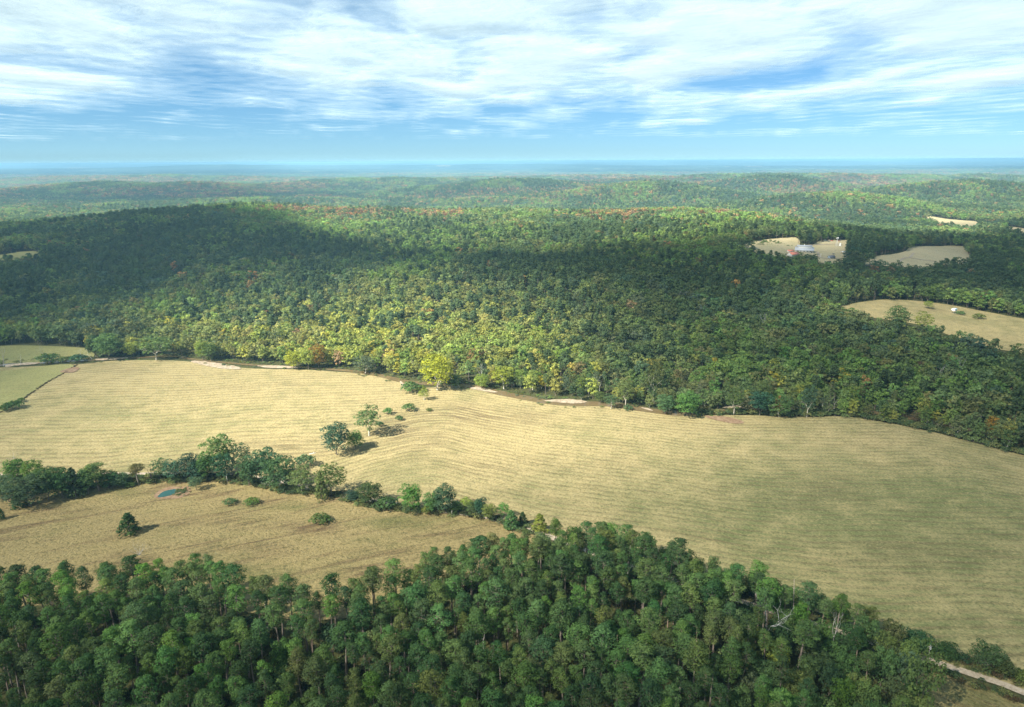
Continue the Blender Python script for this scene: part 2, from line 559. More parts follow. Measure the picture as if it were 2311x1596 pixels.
ROAD_PX = [(-300, 1066), (0, 1074), (300, 1071), (480, 1072), (600, 1082), (690, 1103), (775, 1122), (900, 1141), (1125, 1173), (1185, 1188), (1225, 1207), (1400, 1272),
           (1700, 1368), (1900, 1430), (2044, 1476), (2200, 1526), (2311, 1566), (2700, 1740)]
ROAD_W = GP(ROAD_PX)
FIELD_EDGE = np.vstack([ROAD_W[:10], GP([(1225, 1200), (1300, 1232), (1380, 1232), (1500, 1268), (1640, 1318), (1760, 1355), (1900, 1402), (2000, 1448), (2060, 1474), (2200, 1521), (2311, 1560), (2700, 1735)])])
FIELD_POLY = np.vstack([spline(FIELD_EDGE, 6), np.stack([flat(2760, 1500)[0], flat(2760, 1500)[1]])[None], spline(np.stack([BX, BY], -1), 5)[::-1]])
HAY_WEAR = blobs([(960, 1000, 110, 40, 0.6, 0), (880, 965, 60, 30, 0.6, 0), (1010, 935, 160, 30, 0.45, 0), (640, 1010, 160, 22, 0.6, 0), (1170, 940, 120, 18, 0.5, 0),
                  (1150, 1050, 260, 20, 0.35, 0), (285, 832, 60, 10, 0.7, 0), (1050, 930, 60, 20, 0.5, 0), (1830, 1110, 200, 40, 0.4, 0), (2050, 1260, 200, 40, 0.4, 0),
                  (200, 1000, 280, 110, 0.40, 1), (1500, 1120, 320, 90, 0.34, 1), (1980, 1200, 460, 200, 0.80, 1), (900, 1090, 120, 60, 0.4, 1), (2250, 1400, 400, 220, 0.5, 1)])
def furrow_hay(x, y):
    a = bank_y(x * 0.9) - y
    # left of the field trees the rows swing towards the creek bend
    w = smooth((-60 - x) / 60)
    return a * (1 - w) + (a * 0.8 + 0.25 * x) * w
hay = drape('hay_field', FIELD_POLY, 7.0, 0.25, HAY, 'broad mown hay field between the creek and the dirt road', HAY_WEAR, furrow_hay)

WOOD_PX = [(-250, 1395), (0, 1392), (200, 1385), (340, 1365), (480, 1352), (560, 1405), (680, 1425), (780, 1418), (900, 1362), (1020, 1322), (1180, 1292), (1240, 1262), (1300, 1238),
           (1380, 1238), (1500, 1276), (1640, 1326), (1760, 1362), (1900, 1410), (1990, 1450), (2040, 1474), (2050, 1530), (2080, 1640), (2120, 1800), (2100, 2050), (-250, 2050)]
WOOD_W = GP(WOOD_PX)
pb = [(p[0], p[1] - 22) for p in WOOD_PX if p[0] <= 1180 and p[1] < 1500] + [(1225, 1262), (1232, 1216)]
PAST_POLY = np.vstack([spline(ROAD_W[:11], 6), GP(pb[::-1])])
PAST_WEAR = blobs([(620, 1130, 40, 12, 0.9, 0), (380, 1112, 55, 16, 0.5, 0), (300, 1270, 60, 22, 0.9, 0), (830, 1290, 60, 22, 0.8, 0), (880, 1250, 80, 14, 0.7, 0),
                   (620, 1185, 90, 8, 0.8, 0), (590, 1240, 90, 16, 0.7, 0), (720, 1195, 60, 12, 0.8, 0), (100, 1150, 120, 14, 0.6, 0), (1000, 1205, 90, 14, 0.6, 0), (480, 1175, 160, 10, 0.5, 0),
                   (220, 1110, 180, 10, 0.5, 1), (900, 1180, 150, 15, 0.5, 1), (700, 1300, 120, 20, 0.4, 1), (400, 1290, 200, 30, 0.35, 1), (640, 1145, 90, 8, 0.8, 1)])
drape('pasture', PAST_POLY, 4.0, 0.12, PASTURE, 'dry rough pasture knoll between the hedgerow and the near pine wood', PAST_WEAR, lambda x, y: y * 0.8 - 0.35 * x)
drape('grass_verge', GP([(2000, 1480), (2100, 1512), (2220, 1550), (2311, 1590), (2500, 1680), (2500, 1850), (2060, 1800), (2030, 1600)]), 4.0, 0.12, PASTURE,
      'rough grass below the dirt road at the right edge', blobs([(2200, 1570, 300, 100, 0.5, 1)]), lambda x, y: y + x)

MEADOW_POLY = np.vstack([GP([(-260, 1010), (-60, 962), (0, 932), (50, 903), (100, 868), (140, 845), (168, 826)]), GP([(140, 823), (60, 832), (0, 838), (-300, 856)])])
drape('meadow', spline(MEADOW_POLY, 5, True), 6.0, 0.42, MEADOW, 'green meadow beyond the weedy fence line on the left', blobs([(60, 880, 200, 60, 0.35, 1)]), lambda x, y: y)
FAR_MEADOW_PX = [(-250, 790), (0, 781), (90, 781), (190, 786), (212, 796), (200, 810), (100, 818), (0, 822), (-250, 840)]
FAR_MEADOW = GP(FAR_MEADOW_PX)
drape('far_meadow', spline(FAR_MEADOW, 6, True), 8.0, 0.3, MEADOW, 'strip of green meadow beyond the creek, below the shaded hill', blobs([(90, 800, 300, 60, 0.4, 1)]), lambda x, y: y)
RIGHT_PX = [(1893, 700), (1915, 688), (1990, 677), (2060, 679), (2150, 690), (2240, 707), (2311, 720), (2500, 745), (2500, 850), (2311, 800), (2230, 785), (2150, 760), (2080, 735), (2000, 722), (1935, 712)]
RIGHT_FIELD = GP(RIGHT_PX)
drape('upland_hay_field', spline(RIGHT_FIELD, 6, True), 8.0, 0.3, HAY, 'mown hay field behind the wooded belt on the right', blobs([(2150, 725, 300, 60, 0.15, 1), (2100, 700, 40, 5, .8, 0)]), lambda x, y: y + 0.2 * x)

CLEARINGS = {
    'farm_yard': ([(1778, 562), (1795, 556), (1830, 553), (1858, 543), (1905, 543), (1902, 575), (1893, 588), (1850, 588), (1838, 572), (1800, 572)], 'grassy farm yard around the grey roofed house'),
    'dry_clearing': ([(1682, 555), (1700, 543), (1740, 538), (1790, 535), (1796, 556), (1770, 572), (1740, 571)], 'dry tan clearing left of the farm house'),
    'farm_field': ([(1950, 588), (1990, 575), (2040, 567), (2066, 556), (2157, 556), (2178, 585), (2107, 593), (2074, 598), (2024, 594), (1957, 592)], 'grey brown field with a curving track beside the farm'),
    'hillside_field': ([(2085, 484), (2140, 491), (2203, 497), (2195, 510), (2128, 502)], 'small pale field high on the right, among distant trees'),
    'distant_paddock': ([(2275, 508), (2330, 515), (2330, 525), (2270, 514)], 'pale paddock at the right edge beyond the farm'),
    'valley_field': ([(-60, 580), (0, 572), (40, 566), (84, 565), (80, 576), (20, 582), (-60, 592)], 'pale green field in the trees at the left edge'),
}
def widen(px, k=1.14, dy=5.0):
    a = np.array(px, float); c = a.mean(0)
    return [tuple(q) for q in c + (a - c) * [k, k * 1.05] + [0, dy]]
CLEAR_PX = [RIGHT_PX, FAR_MEADOW_PX, [(1774, 562), (1800, 553), (1838, 556), (1838, 574), (1806, 583), (1776, 583)]]
for nm, (px, lab) in CLEARINGS.items():
    CLEAR_PX.append(widen(px))
    w = GP(widen(px))
    drape(nm, spline(w, 15, True), 14.0, 0.5, MEADOW if nm == 'valley_field' else FARMGRASS, lab, blobs([]), lambda x, y: y)
FARSTRIPS = [[(1380, 400.5), (1432, 400), (1432, 402.5), (1380, 403)], [(1478, 401), (1512, 401), (1512, 403), (1478, 403)], [(150, 378.5), (200, 378), (200, 380), (150, 380.5)], [(1680, 375), (1720, 375), (1720, 376.5), (1680, 376.5)],
             [(985, 374), (1018, 374), (1018, 376), (985, 376)]]
for px in FARSTRIPS:
    w = GP(px)
    o = drape('distant_field', w, 120.0, 4.0, FARMGRASS, 'thin pale field far off in the blue woods near the horizon', blobs([]), lambda x, y: y)

# roads and tracks
ribbon('dirt_road', ROAD_W, 3.3, 0.5, ROAD, 'narrow pale dirt road running behind the hedgerow and past the near wood', 3.0)
ribbon('farm_track', GP([(1796, 556), (1830, 554), (1860, 553), (1885, 552), (1903, 552)]), 3.0, 0.9, ROAD, 'pale track crossing the farm yard', 8)
ribbon('farm_track', GP([(1846, 570), (1850, 581), (1868, 585), (1890, 584), (1950, 590), (1992, 590)]), 3.5, 0.9, ROAD, 'pale curving drive below the small shed', 8)
ribbon('farm_track', GP([(2030, 592), (2037, 585), (2053, 583), (2090, 589), (2110, 591)]), 3.0, 0.9, ROAD, 'curving track across the grey brown field', 8)
ribbon('farm_track', GP([(2053, 583), (2058, 577), (2062, 572)]), 3.0, 0.95, ROAD, 'short spur of track up the grey brown field', 8)
ribbon('farm_track', GP([(2088, 620), (2098, 626), (2103, 630)]), 7.0, 0.9, ROAD, 'bare bend of track among trees right of the farm', 4)

# creek, gravel bars, pond
CREEK_PX = [(-300, 838), (60, 822), (200, 814), (380, 805), (430, 811), (560, 824), (700, 831), (830, 843), (910, 861), (985, 868), (1060, 872.5), (1130, 888), (1180, 898), (1240, 908.5),
            (1300, 913), (1345, 912.5), (1400, 916.5), (1470, 928), (1530, 934), (1600, 931), (1680, 927), (1760, 925), (1900, 930), (2060, 945), (2311, 1000)]
CREEK_W = GP(CREEK_PX)
ribbon('creek', CREEK_W, lambda q: 4.5 + 4.5 * np.clip((q - .42) * 6, 0, 1), 0.45, CREEK, 'brown creek winding along the foot of the wooded hill', 4)
BARS = [([(405, 813), (440, 812), (500, 820), (565, 832), (562, 840), (500, 836), (440, 824)], 'bright gravel bar at the left bend of the creek'),
        ([(560, 826), (640, 826), (700, 830), (690, 834), (600, 833)], 'pale gravel strip under the yellow bank trees'),
        ([(200, 812), (240, 809), (300, 806), (300, 810), (240, 815), (205, 816)], 'pale gravel by the leaning dead trees at the fence line'),
        ([(0, 825), (60, 818), (105, 817), (100, 822), (30, 829), (0, 833)], 'reddish gravel bar at the left edge of the creek'),
        ([(1050, 873), (1075, 872), (1105, 879), (1138, 889), (1120, 890), (1080, 884), (1050, 878)], 'sunlit gravel bar right of the big yellow sycamore'),
        ([(1205, 906), (1240, 902), (1290, 900.5), (1340, 906), (1345, 910), (1320, 915), (1260, 912)], 'long pale gravel bar in the middle reach of the creek'),
        ([(1618, 922), (1640, 916), (1668, 916), (1694, 922), (1690, 926), (1650, 924)], 'tan gravel bank seen behind the white trunked tree'),
        ([(1735, 919), (1790, 917), (1788, 920), (1740, 922)], 'tan gravel sliver behind the creek willows'),
        ([(1440, 920), (1462, 922), (1480, 930), (1472, 931), (1450, 924)], 'gravel edge at the right end of the open water'),
        ([(900, 858), (914, 868), (918, 880), (908, 876), (900, 866)], 'pale sand spill where the brush meets the hay field')]
for px, lab in BARS:
    w = spline(GP(px), 2, True)
    w = shrink(w, 0.68) + 1.6 * np.stack([fbm(w[:, 0] / 5, w[:, 1] / 5, 71, 2) - .5, fbm(w[:, 0] / 5, w[:, 1] / 5, 75, 2) - .5], -1)
    drape('gravel_bar', w, 3.0, 0.62, GRAVEL, lab)
drape('eroded_bank', spline(GP([(168, 830), (180, 832), (165, 842), (135, 841), (150, 834)]), 3, True), 4.0, 0.6, BARE, 'bare reddish bank beside the fence line')
drape('eroded_bank', spline(GP([(1590, 940), (1640, 942), (1680, 954), (1660, 958), (1610, 948)]), 3, True), 4.0, 0.5, BARE, 'bare worn bank at the field edge under the bright green tree')
POND_C = GP([(379, 1114), (405, 1108), (432, 1101)])
def ellipse(c, rx, ry, n=28, a=0.0, wob=0.12, seed=0):
    t = np.linspace(0, 2 * math.pi, n, endpoint=False)
    r = 1 + wob * (2 * vnoise(np.cos(t) * 1.5 + seed, np.sin(t) * 1.5, seed) - 1)
    x, y = np.cos(t) * rx * r, np.sin(t) * ry * r
    return np.stack([c[0] + x * math.cos(a) - y * math.sin(a), c[1] + x * math.sin(a) + y * math.cos(a)], -1)
drape('pond_margin', ellipse(POND_C[0] + [2.0, 1.0], 8.0, 7.5, seed=4, wob=.3), 2.0, 0.25, BARE, 'muddy brown margin round the small pond')
drape('pond', ellipse(POND_C[0], 3.6, 5.2, a=-0.6, seed=2), 1.5, 0.34, POND, 'small teal farm pond on the pasture knoll')

# ------------------------------------------------------------------ tree meshes
def leaf_cloud(puffs, per, size, rng, flatten=0.75, up=0.3, low=-0.35):
    """leaf-sized four-sided faces spread over and through rounded clumps of foliage"""
    V, F, A = [], [], []
    base = 0
    for (cx, cy, cz, r) in puffs:
        k = max(4, int(per * rng.uniform(0.8, 1.2)))
        d = rng.normal(size=(k, 3)); d /= np.linalg.norm(d, axis=1)[:, None]
        d[:, 2] = np.where(d[:, 2] < low, -d[:, 2] * 0.6, d[:, 2])
        rad = r * rng.uniform(0.45, 1.06, k) ** 0.5
        p = np.array([cx, cy, cz]) + d * rad[:, None] * np.array([1, 1, flatten])
        nn = d * 1.25 + rng.normal(size=(k, 3)) * 0.38 + np.array([0, 0, up])
        nn /= np.linalg.norm(nn, axis=1)[:, None]
        t = np.cross(nn, rng.normal(size=(k, 3))); t /= np.linalg.norm(t, axis=1)[:, None]
        b = np.cross(nn, t)
        s = size * rng.uniform(0.6, 1.35, k)
        asp = rng.uniform(0.5, 0.95, k)
        q = np.stack([p - t * s[:, None] * .5, p - b * (s * asp)[:, None] * .5 + nn * (s * 0.1)[:, None], p + t * s[:, None] * .5, p + b * (s * asp)[:, None] * .5], 1)
        V.append(q.reshape(-1, 3))
        F.append(np.arange(base, base + 4 * k).reshape(-1, 4))
        pv = rng.uniform(-0.22, 0.22)
        A.append(np.repeat(np.clip(0.5 + pv + rng.normal(0, 0.16, k), 0, 1), 4))
        base += 4 * k
    return np.concatenate(V), np.concatenate(F), np.concatenate(A)

def tubes(segs, sides=5):
    """tapered round limbs: each segment is (p0, r0, p1, r1)"""
    V, F = [], []
    for (p0, r0, p1, r1) in segs:
        p0, p1 = np.array(p0, float), np.array(p1, float)
        d = p1 - p0; L = np.linalg.norm(d)
        if L < 1e-6:
            continue
        d /= L
        t = np.cross(d, [0.3, 0.9, 0.1] if abs(d[2]) > .8 else [0, 0, 1.0]); t /= np.linalg.norm(t); b = np.cross(d, t)
        a = np.linspace(0, 2 * math.pi, sides, endpoint=False)
        c = np.cos(a)[:, None] * t + np.sin(a)[:, None] * b
        i = sum(len(x) for x in V)
        V.append(np.concatenate([p0 + c * r0, p1 + c * r1]))
        for k in range(sides):
            F.append((i + k, i + (k + 1) % sides, i + sides + (k + 1) % sides, i + sides + k))
    return np.concatenate(V), np.array(F)

def grow(p, d, L, r, depth, rng, segs, spread=0.55, tips=None, up=0.15):
    """forking limbs"""
    n = 3
    for i in range(n):
        q = p + d * (L / n)
        r2 = r * 0.84
        segs.append((p, r, q, r2))
        p, r = q, r2
        d = d + rng.normal(size=3) * 0.13 + np.array([0, 0, up * 0.3]); d /= np.linalg.norm(d)
    if depth == 0:
        if tips is not None:
            tips.append(p)
        return
    for k in range(rng.integers(2, 4)):
        e = d + rng.normal(size=3) * spread + np.array([0, 0, up]); e /= np.linalg.norm(e)
        grow(p, e, L * rng.uniform(0.6, 0.8), r * 0.68, depth - 1, rng, segs, spread, tips, up)

def pine_parts(seed, H=22.0, per=80, size=0.38, sides=5, up=0.3):
    rng = np.random.default_rng(seed)
    segs, puffs = [], []
    lean = rng.normal(size=2) * 0.35
    def at(z):
        k = z / H
        return np.array([lean[0] * k + 0.25 * math.sin(k * 5 + seed), lean[1] * k + 0.25 * math.cos(k * 4 + seed), z])
    zs = np.linspace(0, H * 0.97, 9)
    for a, b in zip(zs[:-1], zs[1:]):
        segs.append((at(a), 0.27 * (1 - a / H) + 0.06, at(b), 0.27 * (1 - b / H) + 0.06))
    c0 = H * rng.uniform(0.52, 0.64)                      # crown base
    W = 3.3 * rng.uniform(0.9, 1.08)
    hc = H - c0
    nb = rng.integers(24, 31)
    for i in range(nb):                                   # boughs ending in rounded masses of needles, domed on top
        k = (i + rng.uniform(0, .9)) / nb
        prof = math.sqrt(max(0.0, 1 - (abs(k - 0.36) / 0.66) ** 2.2)) if k > .36 else 0.62 + 0.38 * k / .36
        r = rng.uniform(0.95, 1.45) * (0.72 + 0.38 * prof)
        rr = max(0.0, W * prof - r * .55) * rng.uniform(0.72, 1.0) * (1 if i % 5 else .45)
        a = i * 2.4 + rng.uniform(-.5, .5)
        z = c0 + hc * (0.08 + 0.86 * k)
        p = at(z - .4)
        e = at(z) + np.array([math.cos(a) * rr, math.sin(a) * rr, 0])
        segs.append((p, 0.07, e, 0.025))
        puffs.append((e[0], e[1], e[2], r))
    for _ in range(3):
        p = at(H - rng.uniform(0.5, 1.5))
        puffs.append((p[0] + rng.normal() * .7, p[1] + rng.normal() * .7, p[2], rng.uniform(1.0, 1.35)))
    for _ in range(rng.integers(3, 7)):                   # dead stubs below the crown
        z = rng.uniform(0.3, 0.98) * c0; a = rng.uniform(0, 6.28); p = at(z); l = rng.uniform(.5, 1.8)
        segs.append((p, 0.045, p + np.array([math.cos(a) * l, math.sin(a) * l, rng.uniform(-.3, .3)]), 0.015))
    return tubes(segs, sides), leaf_cloud(puffs, per, size, rng, 0.74, up)

def broad_parts(seed, H=16.0, W=5.6, per=42, size=0.62, npuff=30, base=0.14, sides=5, depth=2, sparse=1.0, limb=0.2, up=0.3):
    rng = np.random.default_rng(seed)
    segs, tips = [], []
    p = np.zeros(3); d = np.array([rng.normal() * .05, rng.normal() * .05, 1.0])
    th = H * base
    segs.append((p, limb * 1.35, p + d * th * .5, limb * 1.1)); segs.append((p + d * th * .5, limb * 1.1, p + d * th, limb))
    q = p + d * th
    for k in range(rng.integers(3, 5)):
        a = k * 2.1 + rng.uniform(-.4, .4)
        e = np.array([math.cos(a) * .55, math.sin(a) * .55, 1.0]); e /= np.linalg.norm(e)
        grow(q, e, (H - th) * 0.30, limb * 0.62, depth, rng, segs, 0.5, tips)
    puffs = []
    cz = th + (H - th) * 0.52
    hz = (H - th) * 0.52
    lob = rng.normal(size=(4, 3)); lob /= np.linalg.norm(lob, axis=1)[:, None]
    for i in range(npuff):
        k = (i + .5) / npuff
        ph = i * 2.39996
        z = 1 - 1.9 * k
        rr = math.sqrt(max(0, 1 - min(1, abs(z)) ** 2.2))
        dv = np.array([math.cos(ph) * rr, math.sin(ph) * rr, z])
        bulge = 0.84 + 0.30 * max(0, (lob @ dv).max()) + rng.normal() * 0.10
        sc = bulge * (0.86 if i % 4 else 0.5)
        r = W * rng.uniform(0.27, 0.42)
        puffs.append((dv[0] * (W - r * .5) * sc, dv[1] * (W - r * .5) * sc, cz + dv[2] * (hz - r * .35) * sc, r))
    return tubes(segs, sides), leaf_cloud(puffs, per * sparse, size, rng, 0.8, up)

def cedar_parts(seed, H=8.0, W=2.4, per=30, size=0.5, npuff=34):
    rng = np.random.default_rng(seed)
    puffs = []
    for i in range(npuff):
        k = (i + .5) / npuff
        z = H * (0.06 + 0.9 * k)
        rr = W * (1 - k) ** 0.62 * (0.75 if k < .07 else 1) * rng.uniform(.6, 1.0)
        a = i * 2.4
        r = max(0.4, W * 0.34 * (1 - .55 * k)) * rng.uniform(.8, 1.2)
        puffs.append((math.cos(a) * rr * .8, math.sin(a) * rr * .8, z, r))
    return tubes([((0, 0, 0), 0.2, (0, 0, H * .5), 0.12), ((0, 0, H * .5), 0.12, (0, 0, H * .95), 0.03)]), leaf_cloud(puffs, per, size, rng, 1.25, low=-.8)

def bush_parts(seed, H=3.0, W=2.4, per=34, size=0.42, npuff=14):
    rng = np.random.default_rng(seed)
    segs = []
    for k in range(6):
        a = k * 1.05; l = W * .5
        segs.append(((0.15 * math.cos(a), .15 * math.sin(a), 0), 0.06, (math.cos(a) * l, math.sin(a) * l, H * .62), 0.02))
    puffs = []
    for i in range(npuff):
        a = i * 2.4; rr = W * math.sqrt((i + .3) / npuff) * .78
        puffs.append((math.cos(a) * rr, math.sin(a) * rr, H * (0.66 - 0.42 * (rr / W) ** 2) * rng.uniform(.8, 1.1), W * rng.uniform(.28, .4)))
    return tubes(segs), leaf_cloud(puffs, per, size, rng, 0.8)

def dead_parts(seed, H=13.0, limb=0.24, base=0.3, depth=3, spread=0.5):
    rng = np.random.default_rng(seed)
    segs = []
    d = np.array([rng.normal() * .06, rng.normal() * .06, 1.0])
    th = H * base
    segs.append((np.zeros(3), limb * 1.3, d * th, limb))
    for k in range(3):
        a = k * 2.1 + rng.uniform(-.4, .4)
        e = np.array([math.cos(a) * .5, math.sin(a) * .5, 1.0]); e /= np.linalg.norm(e)
        grow(d * th, e, (H - th) * 0.34, limb * .62, depth, rng, segs, spread)
    return tubes(segs, 4)

def tube_mesh(name, vf, mat=None):
    o = mesh_obj(name, vf[0], vf[1], mat or BARK, smooth_shade=True)
    me = o.data; bpy.data.objects.remove(o)
    return me

def leaf_mesh(name, vfa):
    o = mesh_obj(name, vfa[0], vfa[1], FOLIAGE)
    set_attr(o, 'vary', 'FLOAT', vfa[2])
    me = o.data; bpy.data.objects.remove(o)
    return me

def joined_mesh(name, vf, vfa):
    """a far tree in one mesh: limbs and leaves"""
    v = np.concatenate([vf[0], vfa[0]]); f = np.concatenate([vf[1], vfa[1] + len(vf[0])])
    o = mesh_obj(name, v, f, BARK)
    o.data.materials.append(FOLIAGE)
    mi = np.concatenate([np.zeros(len(vf[1]), np.int32), np.ones(len(vfa[1]), np.int32)])
    o.data.polygons.foreach_set('material_index', mi)
    set_attr(o, 'vary', 'FLOAT', np.concatenate([np.full(len(vf[0]), .5), vfa[2]]))
    me = o.data; bpy.data.objects.remove(o)
    return me

# unit heights of each prototype are kept so that copies can be scaled to size
KINDS = {}
def kind(name, parts_fn, seeds, H, W):
    KINDS[name] = ([(tube_mesh('trunk', p[0]), leaf_mesh('crown', p[1])) for p in (parts_fn(s) for s in seeds)], H, W)
kind('pine', lambda s: pine_parts(s), [1, 2, 3, 5, 7, 8, 9], 22.0, 3.3)
kind('oak', lambda s: broad_parts(s, per=84, size=0.62, npuff=34), [11, 12, 13, 14], 16.0, 5.6)
kind('airy', lambda s: broad_parts(s, H=16, W=5.0, per=46, size=0.62, npuff=32, base=0.24, depth=2, limb=0.2), [21, 22, 23], 16.0, 5.0)
kind('slope', lambda s: broad_parts(s, per=34, size=0.95, npuff=26, depth=1, base=.1, up=0.55), [31, 32, 33, 34, 35], 16.0, 5.6)
kind('slopepine', lambda s: pine_parts(s, per=24, size=0.75, sides=4), [41, 42], 22.0, 3.3)
kind('cedar', lambda s: cedar_parts(s), [51, 52, 53], 8.0, 2.6)
kind('bush', lambda s: bush_parts(s), [61, 62, 63], 3.0, 2.6)
DEAD = [tube_mesh('trunk', dead_parts(s, depth=3)) for s in (71, 72, 73)]

GREEN = {'deep green': (0.068, 0.104, 0.050), 'mid green': (0.112, 0.156, 0.068), 'olive': (0.140, 0.158, 0.066), 'bright green': (0.122, 0.190, 0.060), 'blue green': (0.062, 0.104, 0.076),
         'yellow green': (0.235, 0.250, 0.068), 'yellow': (0.32, 0.285, 0.045), 'grey green': (0.105, 0.135, 0.085), 'rust red': (0.18, 0.075, 0.042), 'orange': (0.27, 0.15, 0.045), 'brown': (0.115, 0.082, 0.045)}
BARKS = {'pine': (0.16, 0.135, 0.115), 'oak': (0.13, 0.11, 0.09), 'pale': (0.46, 0.43, 0.38), 'dead': (0.40, 0.37, 0.34)}
N_TREE = {'n': 0}
def jitter(c, rng, a=0.14):
    k = 1 + rng.normal() * a
    return [max(0.008, x * k * (1 + rng.normal() * a * .5)) for x in c]

def add_tree(name, kd, x, y, height, width, tint, bark='oak', variant=None, rz=None, z=None):
    """an Empty at the foot with a trunk and a crown"""
    protos, H, W = KINDS[kd]
    i = N_TREE['n']; N_TREE['n'] += 1
    rng = np.random.default_rng(1000 + i)
    tr, cr = protos[(i * 5 + i // 7) % len(protos) if variant is None else variant]
    z = float(Z(x, y)) if z is None else z
    sx = width / (2 * W)
    r = empty(name, (x, y, z - 0.15), rng.uniform(0, 6.28) if rz is None else rz, (sx, sx * rng.uniform(.92, 1.08), height / H))
    t = bpy.data.objects.new('trunk', tr); t.parent = r; COL.objects.link(t)
    c = bpy.data.objects.new('crown', cr); c.parent = r; COL.objects.link(c)
    c['tint'] = jitter(GREEN[tint], rng) if kd.startswith('slope') else [a * b for a, b in zip(jitter(GREEN[tint], rng), (0.72, 0.90, 0.78))]
    t['bark'] = list(BARKS[bark]); t['tint'] = list(BARKS[bark])
    return r

# ------------------------------------------------------------------ woods too many to count: one object each, instanced on points
def proto_collection(name, meshes):
    c = bpy.data.collections.new(name)
    for i, me in enumerate(meshes):
        o = bpy.data.objects.new('%s_%02d' % (name, i), me)
        c.objects.link(o)
    return c

def scatter(name, protos, pts, pick, rot, scl, tint, label, bark=(0.16, 0.13, 0.11)):
    o = mesh_obj(name, pts, np.zeros((0, 3), np.int32), None) if False else None
    me = bpy.data.meshes.new(name)
    me.vertices.add(len(pts)); me.vertices.foreach_set('co', np.asarray(pts, np.float32).ravel())
    o = bpy.data.objects.new(name, me); COL.objects.link(o)
    set_attr(o, 'pick', 'INT', pick); set_attr(o, 'rot', 'FLOAT_VECTOR', np.column_stack([np.zeros_like(rot), np.zeros_like(rot), rot]))
    set_attr(o, 'scl', 'FLOAT_VECTOR', scl); set_attr(o, 'tint', 'FLOAT_VECTOR', tint)
    set_attr(o, 'bark', 'FLOAT_VECTOR', np.tile(np.array(bark, np.float32), (len(pts), 1)))
    ng = bpy.data.node_groups.new(name, 'GeometryNodeTree')
    ng.interface.new_socket('Geometry', in_out='INPUT', socket_type='NodeSocketGeometry')
    ng.interface.new_socket('Geometry', in_out='OUTPUT', socket_type='NodeSocketGeometry')
    gi, go = ng.nodes.new('NodeGroupInput'), ng.nodes.new('NodeGroupOutput')
    iop = ng.nodes.new('GeometryNodeInstanceOnPoints')
    ci = ng.nodes.new('GeometryNodeCollectionInfo')
    ci.inputs['Collection'].default_value = proto_collection(name, protos)
    ci.inputs['Separate Children'].default_value = True
    ci.inputs['Reset Children'].default_value = True
    def named(nm, t):
        a = ng.nodes.new('GeometryNodeInputNamedAttribute'); a.data_type = t; a.inputs['Name'].default_value = nm
        return next(s for s in a.outputs if s.enabled and s.name == 'Attribute')
    L = ng.links.new
    L(gi.outputs[0], iop.inputs['Points']); L(ci.outputs[0], iop.inputs['Instance'])
    iop.inputs['Pick Instance'].default_value = True
    L(named('pick', 'INT'), iop.inputs['Instance Index'])
    L(named('rot', 'FLOAT_VECTOR'), iop.inputs['Rotation'])
    L(named('scl', 'FLOAT_VECTOR'), iop.inputs['Scale'])
    L(iop.outputs[0], go.inputs[0])
    md = o.modifiers.new('trees', 'NODES'); md.node_group = ng
    return tag(o, label, kind='stuff')

def far_tree(s, per, size, npuff):
    a, b = broad_parts(s, per=per, size=size, npuff=npuff, depth=0, sides=3, up=0.7)
    return joined_mesh('far_tree', a, b)
def far_pine(s, per, size):
    a, b = pine_parts(s, per=per, size=size, sides=3, up=0.7)
    k = a[1][:, :].copy()
    return joined_mesh('far_pine', a, b)
def clump(s, n=5, R=13.0):
    rng = np.random.default_rng(s); puffs = []
    for i in range(n * 3):
        rr = R * math.sqrt(rng.uniform()); a = rng.uniform(0, 6.28)
        puffs.append((rr * math.cos(a), rr * math.sin(a), rng.uniform(8, 15), rng.uniform(3.2, 5.2)))
    v, f, w = leaf_cloud(puffs, 14, 2.6, rng, 0.9, 0.9)
    return leaf_mesh('far_clump', (v, f, w))
MID = [far_tree(81 + i, 24, 1.3, 18) for i in range(6)] + [far_pine(91 + i, 14, 1.2) for i in range(3)]
LOW = [far_tree(101 + i, 13, 1.9, 14) for i in range(5)] + [far_pine(111 + i, 6, 1.7) for i in range(2)]
CLUMP = [clump(121 + i) for i in range(6)]

def jgrid(x0, x1, y0, y1, s, rng, j=0.48):
    gx, gy = np.meshgrid(np.arange(x0, x1, s, dtype=float), np.arange(y0, y1, s * 0.92, dtype=float))
    gx[1::2] += s / 2
    gx = gx + rng.uniform(-j, j, gx.shape) * s; gy = gy + rng.uniform(-j, j, gy.shape) * s
    return gx.ravel(), gy.ravel()

